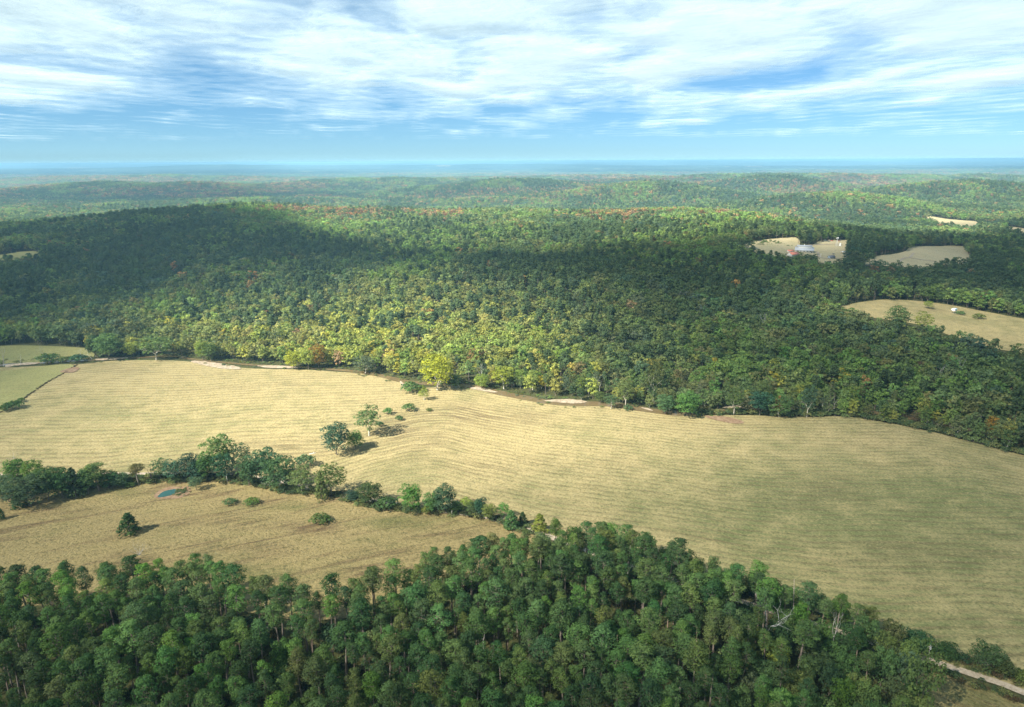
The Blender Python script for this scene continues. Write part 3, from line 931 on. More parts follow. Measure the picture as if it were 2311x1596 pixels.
CREEK_S = spline(CREEK_W, 8)
PAL = np.array([GREEN['deep green'], GREEN['mid green'], GREEN['olive'], GREEN['bright green'], GREEN['blue green']])
def wood_tints(x, y, rng):
    n = len(x)
    g = fbm(x / 120, y / 150, 31, 3)
    k = np.clip((g - 0.5) * 3 + 0.5 + rng.normal(0, 0.22, n), 0, 0.999)
    order = np.array([0, 4, 0, 1, 1, 1, 2, 3])
    c = PAL[order[(k * 8).astype(int)]].copy()
    d = y - bank_y(x)
    u, v, _ = project(np.column_stack([x, y, Z(x, y) + 14]))
    # yellow and gold along the creek, rusty oaks on the ridge and far uplands
    q = rng.uniform(size=n)
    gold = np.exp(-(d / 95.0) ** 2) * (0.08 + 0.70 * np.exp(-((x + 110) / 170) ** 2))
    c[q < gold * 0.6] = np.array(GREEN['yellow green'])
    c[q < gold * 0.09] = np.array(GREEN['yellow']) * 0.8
    lit = np.exp(-((x + 130) / 210) ** 2 - ((y - 660) / 180) ** 2)  # turning leaves, with the tint brightened to paint sunlight into the sunlit slope
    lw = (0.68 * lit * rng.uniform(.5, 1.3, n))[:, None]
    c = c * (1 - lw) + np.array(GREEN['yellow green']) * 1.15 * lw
    q2 = rng.uniform(size=n)
    rr = fbm(x / 170, y / 110, 37, 3)
    cy = np.interp(x, CR[:, 0], CR[:, 1])
    ridge = np.exp(-((y - cy - 30) / 130.0) ** 2) * smooth((x + 620) / 150) * smooth((700 - x) / 200) * smooth((rr - 0.50) / 0.12)
    upl = smooth((y - 2300) / 900) * smooth((fbm(x / 700, y / 420, 41, 3) - 0.50) / 0.07)
    upl = np.maximum(upl, smooth((y - 1700) / 200) * 0.10)
    p_r = np.clip(0.60 * ridge + 0.55 * upl + 0.008, 0, 1)
    rust = np.array([(0.19, 0.115, 0.07), (0.25, 0.165, 0.075), GREEN['brown'], (0.20, 0.145, 0.09)])
    m = q2 < p_r
    c[m] = rust[rng.integers(0, 4, m.sum())]
    c *= (1 + rng.normal(0, 0.15, (n, 1))) * (1 + rng.normal(0, 0.06, (n, 3)))
    return np.clip(c, 0.006, 0.5)

def keep_wood(x, y, h):
    """no trees on the fields, in clearings, on the creek, or where they would stand before an open field"""
    east = smooth((x - 120) / 60)
    k = (y > bank_y(x) + 7 - 5 * east) & (dist_line(CREEK_S, x, y) > 6.0 - 4.5 * east)
    loose = np.random.default_rng(3).uniform(size=len(x)) < 0.5
    z = Z(x, y)
    for f in (0.0, 0.5, 0.95):
        u, v, _ = project(np.column_stack([x, y, z + h * f]))
        for px in CLEAR_PX:
            k &= ~(inside(px, u, v) & ((f < 0.9) | loose))
    u, v, dp = project(np.column_stack([x, y, z + 8]))
    k &= (u > -420) & (u < 2311 + 420) & (dp > 0)
    return k

def build_woods():
    rng = np.random.default_rng(5)
    X, Y, S = [], [], []
    x, y = jgrid(-1500, 1500, 380, 1320, 8.0, rng); m = y < 1300
    X.append(x[m]); Y.append(y[m]); S.append(np.zeros(m.sum()))
    x, y = jgrid(-3100, 3100, 1300, 3300, 9.2, rng)
    X.append(x); Y.append(y); S.append(np.ones(len(x)))
    x, y = jgrid(-8200, 8200, 3300, 9000, 24, rng)
    X.append(x); Y.append(y); S.append(np.full(len(x), 2))
    x = np.concatenate(X); y = np.concatenate(Y); s = np.concatenate(S)
    h = np.where(s < 2, rng.uniform(11.0, 20.5, len(x)), 16)
    h = h * np.where((y - bank_y(x) < 45) & (s == 0), 0.85, 1)
    k = keep_wood(x, y, h)
    x, y, s, h = x[k], y[k], s[k], h[k]
    z = Z(x, y)
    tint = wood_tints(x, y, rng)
    pine_n = fbm(x / 150, y / 150, 51, 3)
    is_pine = (rng.uniform(size=len(x)) < smooth((pine_n - 0.44) / 0.2) * 0.45) & (s < 2)
    tint[is_pine] = np.array(GREEN['deep green']) * rng.uniform(.8, 1.35, (is_pine.sum(), 1))
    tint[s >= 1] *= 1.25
    rot = rng.uniform(0, 6.28, len(x))
    return dict(x=x, y=y, z=z, s=s, h=h, tint=tint, pine=is_pine, rot=rot, rng=rng)
WD = build_woods()

# ------------------------------------------------------------------ labels for the many trees
TREES = []      # dicts: obj, u, v, size, colour, noun, place, group
ORD = ['leftmost', 'second from left', 'third from left', 'fourth from left', 'fifth from left', 'sixth from left', 'seventh from left', 'eighth from left']
NUM = ['', 'one', 'two', 'three', 'four', 'five', 'six', 'seven', 'eight', 'nine', 'ten', 'eleven', 'twelve']
def note(obj, p, h, size, colour, noun, place, group, cat='tree'):
    u, v, d = project(np.array([p[0], p[1], float(Z(p[0], p[1])) + h * 0.8]))
    TREES.append(dict(obj=obj, u=float(u), v=float(v), text='%s %s %s %s' % (size, colour, noun, place), group=group, cat=cat))
def write_labels():
    by = {}
    for t in TREES:
        by.setdefault(t['text'], []).append(t)
    for text, g in by.items():
        g.sort(key=lambda t: t['u'])
        for i, t in enumerate(g):
            n = len(g)
            if n == 1:
                lab = text
            elif n == 2:
                lab = '%s of two: %s' % (('left', 'right')[i], text)
            else:
                o = 'rightmost' if i == n - 1 else ORD[min(i, 7)]
                lab = '%s of %s: %s' % (o, NUM[n] if n < 13 else n, text)
            if len(lab.split()) > 16:
                lab = lab.replace(' of the near wood', '').replace(' broadleaf tree', ' tree')
            tag(t['obj'], lab, t['cat'], t['group'])
def nearest_name(c):
    best = min(GREEN.items(), key=lambda kv: sum((math.log(max(a, .004)) - math.log(b)) ** 2 for a, b in zip(c, kv[1])))
    return best[0]
def pick_place(u, table):
    for lim, txt in table:
        if u < lim:
            return txt
    return table[-1][1]

# ------------------------------------------------------------------ the creek wood: nearest trees one by one, the rest of the woods as one mass
CREEK_PLACES = [(150, 'below the far meadow edge'), (300, 'by the leaning dead trees'), (420, 'left of the creek bend'), (520, 'behind the left gravel bar'), (640, 'left of the yellow bank trees'),
                (760, 'among the yellow bank trees'), (880, 'right of the yellow bank trees'), (960, 'left of the big sycamore'), (1060, 'behind the big sycamore'), (1170, 'right of the big sycamore'),
                (1290, 'left of the long gravel bar'), (1400, 'behind the long gravel bar'), (1500, 'by the open brown water'), (1600, 'behind the bright green tree'), (1700, 'by the olive sycamore'),
                (1800, 'by the creek willows'), (1920, 'behind the pale forked tree'), (2030, 'where the dark wood edge begins'), (2140, 'midway along the dark wood edge'),
                (2240, 'far along the dark wood edge'), (9999, 'at the right end of the wood')]
def split_woods():
    d = WD
    slant = np.sqrt(d['x'] ** 2 + d['y'] ** 2 + (CAM_H - d['z']) ** 2)
    u, v, _ = project(np.column_stack([d['x'], d['y'], d['z'] + d['h'] * .7]))
    ok = (d['s'] == 0) & (u > 5) & (u < 2306)
    idx = np.where(ok)[0]
    idx = idx[np.argsort(slant[idx])][:230]
    taken = np.zeros(len(d['x']), bool); taken[idx] = True
    br = bank_y(d['x'])
    bidx = [i for i in idx if not d['pine'][i]][:185]
    pidx = [i for i in idx if d['pine'][i]][:45]
    taken[:] = False; taken[bidx] = True; taken[pidx] = True
    for i in list(bidx) + list(pidx):
        pine = bool(d['pine'][i])
        W = d['h'][i] * (0.24 if pine else d['rng'].uniform(.52, .72))
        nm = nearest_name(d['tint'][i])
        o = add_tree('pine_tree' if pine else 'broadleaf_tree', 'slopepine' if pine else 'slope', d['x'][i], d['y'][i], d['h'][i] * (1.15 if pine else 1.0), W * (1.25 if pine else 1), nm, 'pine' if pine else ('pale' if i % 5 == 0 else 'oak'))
        dd = d['y'][i] - br[i]
        row = 'front-row' if dd < 17 else ('second-row' if dd < 27 else 'back-row')
        size = 'tall' if d['h'][i] > 16.8 else ('medium' if d['h'][i] > 14.0 else 'low')
        note(o, (d['x'][i], d['y'][i]), d['h'][i], size + ' ' + row, nm, 'pine' if pine else 'broadleaf tree', pick_place(u[i], CREEK_PLACES), 'trees along the foot of the wooded hill')
    rest = ~taken
    pick = np.zeros(len(d['x']), int)
    rng = d['rng']
    s = d['s']
    n = len(s)
    pick = np.where(s == 0, np.where(d['pine'], 6 + rng.integers(0, 3, n), rng.integers(0, 6, n)),
                    np.where(s == 1, 9 + np.where(d['pine'], 5 + rng.integers(0, 2, n), rng.integers(0, 5, n)), 16 + rng.integers(0, 6, n)))
    hs = np.where(d['pine'], d['h'] * 1.12 / 22.0, d['h'] / 16.0)
    ws = np.where(d['pine'], hs * 1.25, hs * rng.uniform(.66, 1.34, n))
    ws = np.where(s == 2, rng.uniform(.85, 1.15, n), ws); hs = np.where(s == 2, rng.uniform(.8, 1.2, n), hs)
    scl = np.column_stack([ws, ws * rng.uniform(.9, 1.1, n), hs])
    pts = np.column_stack([d['x'], d['y'], d['z'] - 0.2])
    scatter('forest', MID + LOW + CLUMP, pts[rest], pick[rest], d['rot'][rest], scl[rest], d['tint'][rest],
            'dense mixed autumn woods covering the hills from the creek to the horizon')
split_woods()

# ------------------------------------------------------------------ the near pine wood
def in_wood(x, y):
    return inside(WOOD_W, x, y)
def near_wood():
    rng = np.random.default_rng(77)
    lo, hi = WOOD_W.min(0), WOOD_W.max(0)
    lo = np.maximum(lo, [-260, 120]); hi = np.minimum(hi, [170, 300])
    cand = rng.uniform(lo, hi, (60000, 2))
    cand = cand[in_wood(cand[:, 0], cand[:, 1])]
    u0, v0, _ = project(np.column_stack([cand, Z(cand[:, 0], cand[:, 1])]))
    out = []
    cell = {}
    def clash(p, r):
        cx, cy = int(p[0] // 8), int(p[1] // 8)
        for a in (-1, 0, 1):
            for b in (-1, 0, 1):
                for q in cell.get((cx + a, cy + b), ()):
                    if (q[0] - p[0]) ** 2 + (q[1] - p[1]) ** 2 < ((q[2] + r) / 2) ** 2:
                        return True
        return False
    road = ROAD_W
    dr = dist_line(road, cand[:, 0], cand[:, 1])
    hollow = np.exp(-((u0 - 660) / 75) ** 2 - ((v0 - 1560) / 130) ** 2)
    for k, p in enumerate(cand):
        if dr[k] < 3.0:
            continue
        u, v = u0[k], v0[k]
        right = smooth((u - 1620) / 250)
        edge = smooth((1330 - v) / 60) * smooth((u - 1180) / 60)
        b = max(0.9 * right * smooth((v - 1430) / 60 + .6), 0.85 * edge, 0.8 * hollow[k], 0.045, 0.45 * smooth((u - 1480) / 200))
        broad = rng.uniform() < b
        r = rng.uniform(4.4, 7.6) if not broad else rng.uniform(6.0, 8.5)
        if clash(p, r * (0.84 if not broad else 0.95)):
            continue
        cell.setdefault((int(p[0] // 8), int(p[1] // 8)), []).append((p[0], p[1], r))
        if p[1] > np.interp(p[0], ROAD_W[:, 0], ROAD_W[:, 1]) and u > 1230:
            broad = True
        h = 13.5 + 1.35 * r + rng.uniform(-1.5, 2.0) if not broad else rng.uniform(10, 16)
        if broad and p[1] > np.interp(p[0], ROAD_W[:, 0], ROAD_W[:, 1]): h = rng.uniform(9.5, 13.5) if u > 1480 else rng.uniform(12.0, 16.5)
        if not broad and right > .5: h *= 0.9
        if u < 420: h *= 1.06
        tu, tv, _ = project(np.array([p[0], p[1], float(Z(*p)) + h]))
        if tv > 1606 or tu < -45 or tu > 2356:
            continue
        out.append(dict(p=p, h=h, r=r, broad=broad, u=float(tu), v=float(tv), vb=float(v)))
    return out
NW = near_wood()
print('near wood', len(NW), sum(t['broad'] for t in NW))
NEAR_COLS = [(180, 'at the far left of the near wood'), (380, 'left of the tallest pine clump'), (560, 'by the tallest pine clump'), (760, 'by the dark hollow'), (960, 'right of the dark hollow'),
             (1150, 'left of the wood centre'), (1330, 'at the wood centre'), (1500, 'right of the wood centre'), (1660, 'left of the bare white tree'), (1800, 'around the bare white tree'),
             (1930, 'around the grey snag'), (9999, 'beside the dirt road end')]
def build_near_wood():
    rng = np.random.default_rng(78)
    for t in NW:
        vis = min(t['vb'], 1596) - t['v']
        t['show'] = vis * t['r']
    pines = sorted([t for t in NW if not t['broad']], key=lambda t: -t['show'])
    for k, t in enumerate(pines):
        q = rng.uniform()
        c = 'mid green' if q < .42 else 'deep green' if q < .74 else 'olive' if q < .90 else 'bright green'
        t['c'] = c
    solo, rest = pines[:255], pines[255:]
    for t in solo:
        o = add_tree('pine_tree', 'pine', t['p'][0], t['p'][1], t['h'], t['r'] * 1.34, t['c'], 'pine')
        size = 'tall' if t['h'] > 22.0 else 'medium' if t['h'] > 19.6 else 'short'
        row = 'edge' if t['vb'] - (1330 if 1000 < t['u'] < 1600 else 1400) < 45 else ('lowest-row' if t['v'] > 1500 else ('low-row' if t['v'] > 1420 else 'middle'))
        note(o, t['p'], t['h'], size, c if False else t['c'], 'pine, %s,' % row, pick_place(t['u'], NEAR_COLS), 'pines of the near wood')
    if rest:
        joined = []
        for s in (1, 2, 3, 5):
            a, b = pine_parts(s); joined.append(joined_mesh('pine', a, b))
        n = len(rest)
        pts = np.array([(t['p'][0], t['p'][1], float(Z(*t['p'])) - .15) for t in rest])
        sc = np.array([(t['r'] * 1.22 / 6.6, t['r'] * 1.22 / 6.6, t['h'] / 22.0) for t in rest])
        tint = np.array([jitter(GREEN[t['c']], rng) for t in rest]) * np.array([.72, .90, .78])
        scatter('pine_wood', joined, pts, rng.integers(0, 4, n), rng.uniform(0, 6.28, n), sc, tint, 'remaining pines half hidden in the near wood', (0.20, 0.15, 0.12))
    for t in [t for t in NW if t['broad']]:
        q = rng.uniform()
        c = 'mid green' if q < .3 else 'deep green' if q < .45 else 'olive' if q < .62 else 'grey green' if q < .78 else 'yellow green' if q < .82 else 'brown' if q < .85 else 'bright green'
        if t['vb'] < 1345 and q > .5: c = 'bright green'
        kd = 'airy' if rng.uniform() < .25 else 'oak'
        o = add_tree('broadleaf_tree', kd, t['p'][0], t['p'][1], t['h'], t['r'] * 1.25, c, 'oak')
        size = 'tall' if t['h'] > 13.5 else 'low'
        note(o, t['p'], t['h'], size, c, ('thin leaved' if kd == 'airy' else 'round') + ' broadleaf tree', pick_place(t['u'], NEAR_COLS), 'broadleaf trees in the near wood')
build_near_wood()

# ------------------------------------------------------------------ trees set out one by one from the photograph
Zo = {4: (0.0, 731.8), 5: (770.3, 731.8), 6: (1540.6, 654.8), 7: (0.0, 1095.4), 8: (770.3, 1095.4), 9: (1540.6, 1095.4)}
ONE = [  # crop, x, base, top, width, kind, colour, bark, size word, noun, place
    (4, 20, 1180, 1100, 110, 'oak', 'grey green', 'oak', 'low', 'tree', 'at the left end of the hedgerow'),
    (4, 62, 1205, 1050, 120, 'oak', 'grey green', 'oak', 'rounded', 'tree', 'at the left end of the hedgerow'),
    (4, 115, 1085, 930, 130, 'oak', 'bright green', 'oak', 'tall', 'tree', 'behind the left end of the hedgerow'),
    (4, 240, 1095, 940, 120, 'oak', 'bright green', 'oak', 'tall', 'tree', 'behind the left hedgerow oaks'),
    (4, 210, 1232, 1055, 200, 'oak', 'grey green', 'oak', 'broad', 'tree', 'in front of the left hedgerow'),
    (4, 140, 1240, 1150, 110, 'cedar', 'deep green', 'oak', 'dark', 'cedar', 'at the pasture side of the left hedgerow'),
    (4, 330, 1190, 995, 160, 'oak', 'deep green', 'oak', 'dark', 'tree', 'in the left hedgerow block'),
    (4, 430, 1180, 1000, 150, 'oak', 'deep green', 'oak', 'dense', 'tree', 'in the left hedgerow block'),
    (4, 515, 1172, 990, 130, 'cedar', 'deep green', 'oak', 'tall', 'cedar', 'in the left hedgerow block'),
    (4, 600, 1150, 985, 120, 'oak', 'mid green', 'oak', 'tall', 'tree', 'in the left hedgerow block'),
    (4, 665, 1130, 965, 150, 'pine', 'mid green', 'pine', 'tall', 'pine', 'at the right of the left hedgerow block'),
    (4, 740, 1110, 1000, 110, 'oak', 'deep green', 'oak', 'low', 'tree', 'left of the pond, in the hedgerow'),
    (4, 815, 1102, 1030, 110, 'oak', 'grey green', 'oak', 'low', 'tree', 'left of the pond, in the hedgerow'),
    (4, 885, 1100, 1058, 80, 'bush', 'mid green', 'oak', 'small', 'shrub', 'left of the pond, in the hedgerow'),
    (4, 942, 1088, 958, 92, 'pine', 'olive', 'pine', 'lone', 'pine', 'behind the pond in the hedgerow gap'),
    (4, 1090, 1055, 922, 90, 'airy', 'grey green', 'oak', 'pale', 'tree', 'beside the dead twisted tree'),
    (4, 1180, 1062, 925, 120, 'oak', 'blue green', 'oak', 'dark', 'tree', 'behind the pond'),
    (4, 1290, 1055, 885, 140, 'oak', 'blue green', 'oak', 'tall', 'tree', 'left of the left utility pole'),
    (4, 1350, 1065, 930, 120, 'oak', 'blue green', 'oak', 'dense', 'tree', 'left of the left utility pole'),
    (4, 1405, 1062, 880, 120, 'oak', 'deep green', 'oak', 'tall', 'tree', 'left of the left utility pole'),
    (4, 1502, 1010, 755, 195, 'oak', 'olive', 'oak', 'tallest', 'sycamore', 'standing above the hedgerow by the left pole'),
    (4, 1525, 1058, 880, 130, 'oak', 'blue green', 'oak', 'dark', 'tree', 'just behind the left utility pole'),
    (4, 1640, 1005, 820, 140, 'airy', 'grey green', 'oak', 'pale', 'tree', 'right of the tallest hedgerow sycamore'),
    (4, 1690, 1092, 905, 140, 'oak', 'deep green', 'oak', 'dark', 'tree', 'right of the left utility pole'),
    (4, 1800, 1062, 842, 185, 'oak', 'blue green', 'oak', 'broad', 'tree', 'right of the left utility pole'),
    (4, 1900, 1115, 905, 215, 'oak', 'deep green', 'pale', 'white limbed', 'oak', 'in the middle of the hedgerow'),
    (4, 1915, 1142, 1080, 80, 'bush', 'grey green', 'oak', 'pale', 'shrub', 'below the white limbed oak'),
    (4, 2045, 1150, 965, 160, 'airy', 'olive', 'oak', 'tall', 'tree', 'right of the white limbed oak'),
    (4, 2180, 1190, 1000, 110, 'cedar', 'olive', 'oak', 'tall', 'cedar', 'left of the pale hedgerow sycamore'),
    (4, 2245, 1165, 952, 200, 'airy', 'olive', 'oak', 'broad', 'sycamore', 'in the middle of the hedgerow'),
    (5, 82, 1202, 1125, 85, 'oak', 'blue green', 'oak', 'low', 'tree', 'right of the pale hedgerow sycamore'),
    (5, 200, 1222, 1072, 155, 'oak', 'deep green', 'pale', 'domed', 'tree', 'right of the pale hedgerow sycamore'),
    (5, 310, 1252, 1140, 150, 'bush', 'mid green', 'oak', 'long', 'thicket', 'left of the round bright green hedgerow tree'),
    (5, 482, 1262, 1082, 165, 'oak', 'bright green', 'oak', 'round', 'tree', 'in the hedgerow, left of the right pole'),
    (5, 572, 1287, 1210, 75, 'bush', 'yellow green', 'oak', 'small', 'shrub', 'below the round bright green hedgerow tree'),
    (5, 610, 1280, 1135, 100, 'oak', 'mid green', 'oak', 'low', 'tree', 'left of the big dark tree by the right pole'),
    (5, 700, 1278, 1092, 170, 'oak', 'blue green', 'oak', 'big', 'tree', 'by the right utility pole'),
    (5, 775, 1282, 1190, 90, 'oak', 'deep green', 'oak', 'low', 'tree', 'right of the right utility pole'),
    (5, 848, 1270, 1168, 95, 'airy', 'yellow green', 'oak', 'low', 'tree', 'right of the right utility pole'),
    (5, 900, 1292, 1200, 95, 'oak', 'mid green', 'oak', 'low', 'tree', 'right of the right utility pole'),
    (5, 938, 1300, 1172, 95, 'oak', 'blue green', 'oak', 'tall', 'tree', 'right of the right utility pole'),
    (5, 1000, 1335, 1212, 95, 'oak', 'yellow green', 'oak', 'low', 'tree', 'by the bare stretch of dirt road'),
    (5, 1100, 1312, 1205, 85, 'airy', 'bright green', 'oak', 'low', 'tree', 'by the bare stretch of dirt road'),
    (5, 1150, 1388, 1258, 135, 'cedar', 'mid green', 'oak', 'broad', 'cedar', 'at the right end of the hedgerow'),
    (5, 1228, 1362, 1268, 85, 'cedar', 'deep green', 'oak', 'small', 'cedar', 'at the right end of the hedgerow'),
    (5, 1342, 1412, 1283, 140, 'cedar', 'yellow green', 'oak', 'broad', 'cedar', 'between the hedgerow and the near wood'),
    # in the hay field
    (5, -28, 888, 668, 175, 'oak', 'blue green', 'oak', 'dark round', 'oak', 'in the middle of the hay field'),
    (5, 98, 845, 718, 125, 'oak', 'bright green', 'oak', 'smaller', 'tree', 'touching the dark oak in the hay field'),
    (5, 188, 758, 550, 180, 'airy', 'mid green', 'pale', 'open crowned', 'tree', 'in the hay field, right of the dark oak'),
    (5, 265, 695, 640, 55, 'bush', 'grey green', 'oak', 'low', 'bush', 'beside the open crowned field tree'),
    (5, 315, 612, 545, 72, 'bush', 'mid green', 'oak', 'small', 'bush', 'above the open crowned field tree'),
    (5, 392, 652, 600, 66, 'bush', 'grey green', 'oak', 'low grey', 'bush', 'on the sunlit hay field'),
    (5, 458, 590, 513, 100, 'bush', 'mid green', 'oak', 'round dark', 'bush', 'on the sunlit hay field'),
    (5, 595, 590, 558, 48, 'bush', 'olive', 'oak', 'tiny', 'bush', 'alone on the sunlit hay field'),
    (5, 560, 517, 432, 75, 'airy', 'yellow green', 'pale', 'thin', 'sapling', 'on the hay field below the big sycamore'),
    (4, 2060, 968, 848, 150, 'bush', 'grey green', 'oak', 'wide', 'thicket', 'at the hay field edge left of the dark oak'),
    # pasture
    (4, 880, 1418, 1290, 150, 'cedar', 'deep green', 'oak', 'lone', 'cedar', 'on the dry pasture knoll'),
    (4, 1328, 1125, 1040, 80, 'airy', 'grey green', 'oak', 'pale', 'shrub', 'right of the pond'),
    (4, 1700, 1222, 1160, 110, 'bush', 'olive', 'oak', 'low', 'thicket', 'in the pasture right of the pond'),
    (4, 1560, 1220, 1190, 100, 'bush', 'grey green', 'oak', 'flat', 'thicket', 'in the pasture right of the pond'),
    (4, 2170, 1345, 1268, 150, 'bush', 'mid green', 'oak', 'broad', 'thicket', 'in the pasture dip'),
    (4, 2205, 1335, 1275, 70, 'bush', 'bright green', 'oak', 'small bright', 'bush', 'at the right of the pasture dip thicket'),
    (4, 10, 1325, 1255, 60, 'cedar', 'deep green', 'oak', 'small', 'cedar', 'at the left edge of the pasture'),
    # creek side
    (5, 650, 448, 190, 205, 'oak', 'yellow', 'pale', 'big bright', 'sycamore', 'at the bend of the creek'),
    (5, 760, 440, 330, 100, 'oak', 'mid green', 'oak', 'low', 'tree', 'right of the big yellow sycamore'),
    (5, 470, 462, 350, 150, 'bush', 'mid green', 'oak', 'spreading', 'thicket', 'below the big yellow sycamore'),
    (5, 540, 455, 395, 90, 'bush', 'yellow green', 'oak', 'small', 'bush', 'at the foot of the big yellow sycamore'),
    (5, 165, 335, 212, 150, 'airy', 'grey green', 'pale', 'silvery', 'willow', 'at the sunlit field edge'),
    (4, 2000, 300, 175, 150, 'oak', 'yellow', 'pale', 'bushy', 'sycamore', 'at the sunlit field edge above the gravel'),
    (4, 2090, 305, 150, 120, 'oak', 'yellow green', 'oak', 'bushy', 'sycamore', 'at the sunlit field edge above the gravel'),
    (4, 2160, 300, 130, 110, 'oak', 'orange', 'oak', 'gold brown', 'tree', 'at the sunlit field edge above the gravel'),
    (4, 1375, 245, 115, 90, 'oak', 'yellow green', 'oak', 'bright', 'tree', 'at the left bend of the creek'),
    (4, 1430, 250, 120, 100, 'oak', 'olive', 'oak', 'brownish', 'tree', 'at the left bend of the creek'),
    (4, 1060, 240, 85, 180, 'airy', 'olive', 'pale', 'broad white limbed', 'sycamore', 'left of the creek bend'),
    (4, 740, 240, 75, 150, 'oak', 'mid green', 'oak', 'dark', 'tree', 'behind the leaning dead trees'),
    (4, 660, 225, 80, 120, 'oak', 'deep green', 'oak', 'dark', 'tree', 'at the meadow corner by the creek'),
    (4, 905, 225, 120, 90, 'oak', 'yellow green', 'oak', 'small', 'tree', 'left of the broad white limbed sycamore'),
    (4, 530, 252, 200, 110, 'bush', 'blue green', 'oak', 'dark', 'bush', 'left of the leaning dead trees'),
    (4, 330, 262, 210, 140, 'bush', 'mid green', 'oak', 'wide', 'bush', 'on the creek bank at the left'),
    (4, 440, 256, 215, 90, 'bush', 'olive', 'oak', 'brown', 'bush', 'on the creek bank at the left'),
    (5, 1100, 440, 268, 140, 'airy', 'yellow', 'pale', 'yellow crowned', 'sycamore', 'leaning over the creek'),
    (5, 1212, 430, 300, 110, 'airy', 'yellow green', 'pale', 'gold', 'sycamore', 'right of the leaning yellow sycamore'),
    (5, 1295, 445, 300, 80, 'airy', 'yellow green', 'pale', 'thin', 'sycamore', 'right of the leaning yellow sycamore'),
    (5, 950, 440, 330, 110, 'oak', 'yellow green', 'oak', 'bushy', 'tree', 'above the sunlit gravel bar'),
    (5, 1620, 485, 348, 70, 'airy', 'yellow green', 'pale', 'slender', 'tree', 'behind the long gravel bar'),
    (5, 1672, 500, 360, 50, 'airy', 'grey green', 'pale', 'thin bare stemmed', 'tree', 'behind the long gravel bar'),
    (5, 1755, 535, 450, 90, 'airy', 'olive', 'oak', 'brownish', 'tree', 'left of the white trunked tree'),
    (5, 1825, 575, 468, 95, 'airy', 'grey green', 'pale', 'white trunked', 'tree', 'at the field edge by the open water'),
    (5, 1925, 560, 372, 120, 'airy', 'olive', 'pale', 'tall gold', 'sycamore', 'by the open brown water'),
    (5, 1940, 585, 530, 80, 'bush', 'grey green', 'oak', 'low', 'bush', 'right of the white trunked tree'),
    (5, 2110, 520, 228, 130, 'airy', 'olive', 'pale', 'very tall', 'sycamore', 'behind the right end of the open water'),
    (5, 2190, 610, 470, 120, 'oak', 'grey green', 'oak', 'grey', 'tree', 'left of the bright green creek tree'),
    (6, 30, 855, 690, 190, 'oak', 'bright green', 'oak', 'dense', 'tree', 'at the field edge, brightest of the creek trees'),
    (6, 345, 845, 668, 115, 'airy', 'olive', 'pale', 'white stemmed', 'sycamore', 'in front of the tan gravel bank'),
    (6, 520, 850, 680, 135, 'oak', 'blue green', 'oak', 'dark', 'tree', 'right of the tan gravel bank'),
    (6, 535, 790, 608, 120, 'oak', 'olive', 'oak', 'olive topped', 'tree', 'rising behind the dark creek tree'),
    (6, 650, 858, 718, 170, 'airy', 'mid green', 'pale', 'leaning', 'willow', 'at the field edge'),
    (6, 840, 862, 648, 100, 'airy', 'grey green', 'pale', 'pale forked', 'tree', 'at the field edge'),
    (6, 1130, 800, 650, 95, 'airy', 'yellow green', 'oak', 'light topped', 'tree', 'behind the wood edge'),
    (6, 1660, 1090 - 962, 88, 60, 'airy', 'yellow green', 'oak', 'small', 'tree', 'at the back edge of the upland hay field'),
    (6, 1620, 290, 158, 100, 'airy', 'yellow green', 'oak', 'yellow topped', 'tree', 'standing against the upland hay field'),
    (6, 1450, 280, 115, 140, 'airy', 'mid green', 'oak', 'tall', 'tree', 'standing against the upland hay field'),
    (6, 1880, 168, 140, 60, 'bush', 'mid green', 'oak', 'small', 'bush', 'beside the white box blind'),
    (6, 2000, 195, 165, 80, 'bush', 'olive', 'oak', 'low', 'bush', 'right of the white box blind'),
    # left fence line and the lower right road side
    (4, 90, 575, 505, 110, 'bush', 'deep green', 'oak', 'dense', 'bush', 'on the weedy fence line'),
    (4, 40, 590, 535, 80, 'bush', 'deep green', 'oak', 'dark', 'bush', 'at the left end of the fence line'),
    (4, 142, 530, 492, 50, 'bush', 'mid green', 'oak', 'small', 'bush', 'right of the dense fence line bush'),
    (9, 1770, 1180, 1085, 130, 'oak', 'deep green', 'oak', 'low', 'tree', 'right of the road side pole'),
    (9, 1900, 1195, 1135, 90, 'bush', 'deep green', 'oak', 'low', 'bush', 'between the road side trees'),
    (9, 2050, 1245, 1110, 150, 'oak', 'deep green', 'oak', 'round', 'tree', 'beside the dirt road at right'),
    (9, 2170, 1290, 1195, 110, 'oak', 'olive', 'oak', 'low', 'tree', 'beside the dirt road at right'),
    (9, 2290, 1330, 1240, 100, 'bush', 'olive', 'oak', 'low', 'bush', 'at the right edge beside the road'),
    (9, 1570, 1120, 1010, 150, 'oak', 'deep green', 'oak', 'dark', 'tree', 'where the road leaves the wood'),
    (9, 1650, 1130, 1060, 110, 'bush', 'deep green', 'oak', 'dark', 'thicket', 'behind the road side pole'),
    (9, 1580, 1580, 1180, 190, 'airy', 'olive', 'oak', 'tall thin leaved', 'tree', 'below the dirt road'),
]
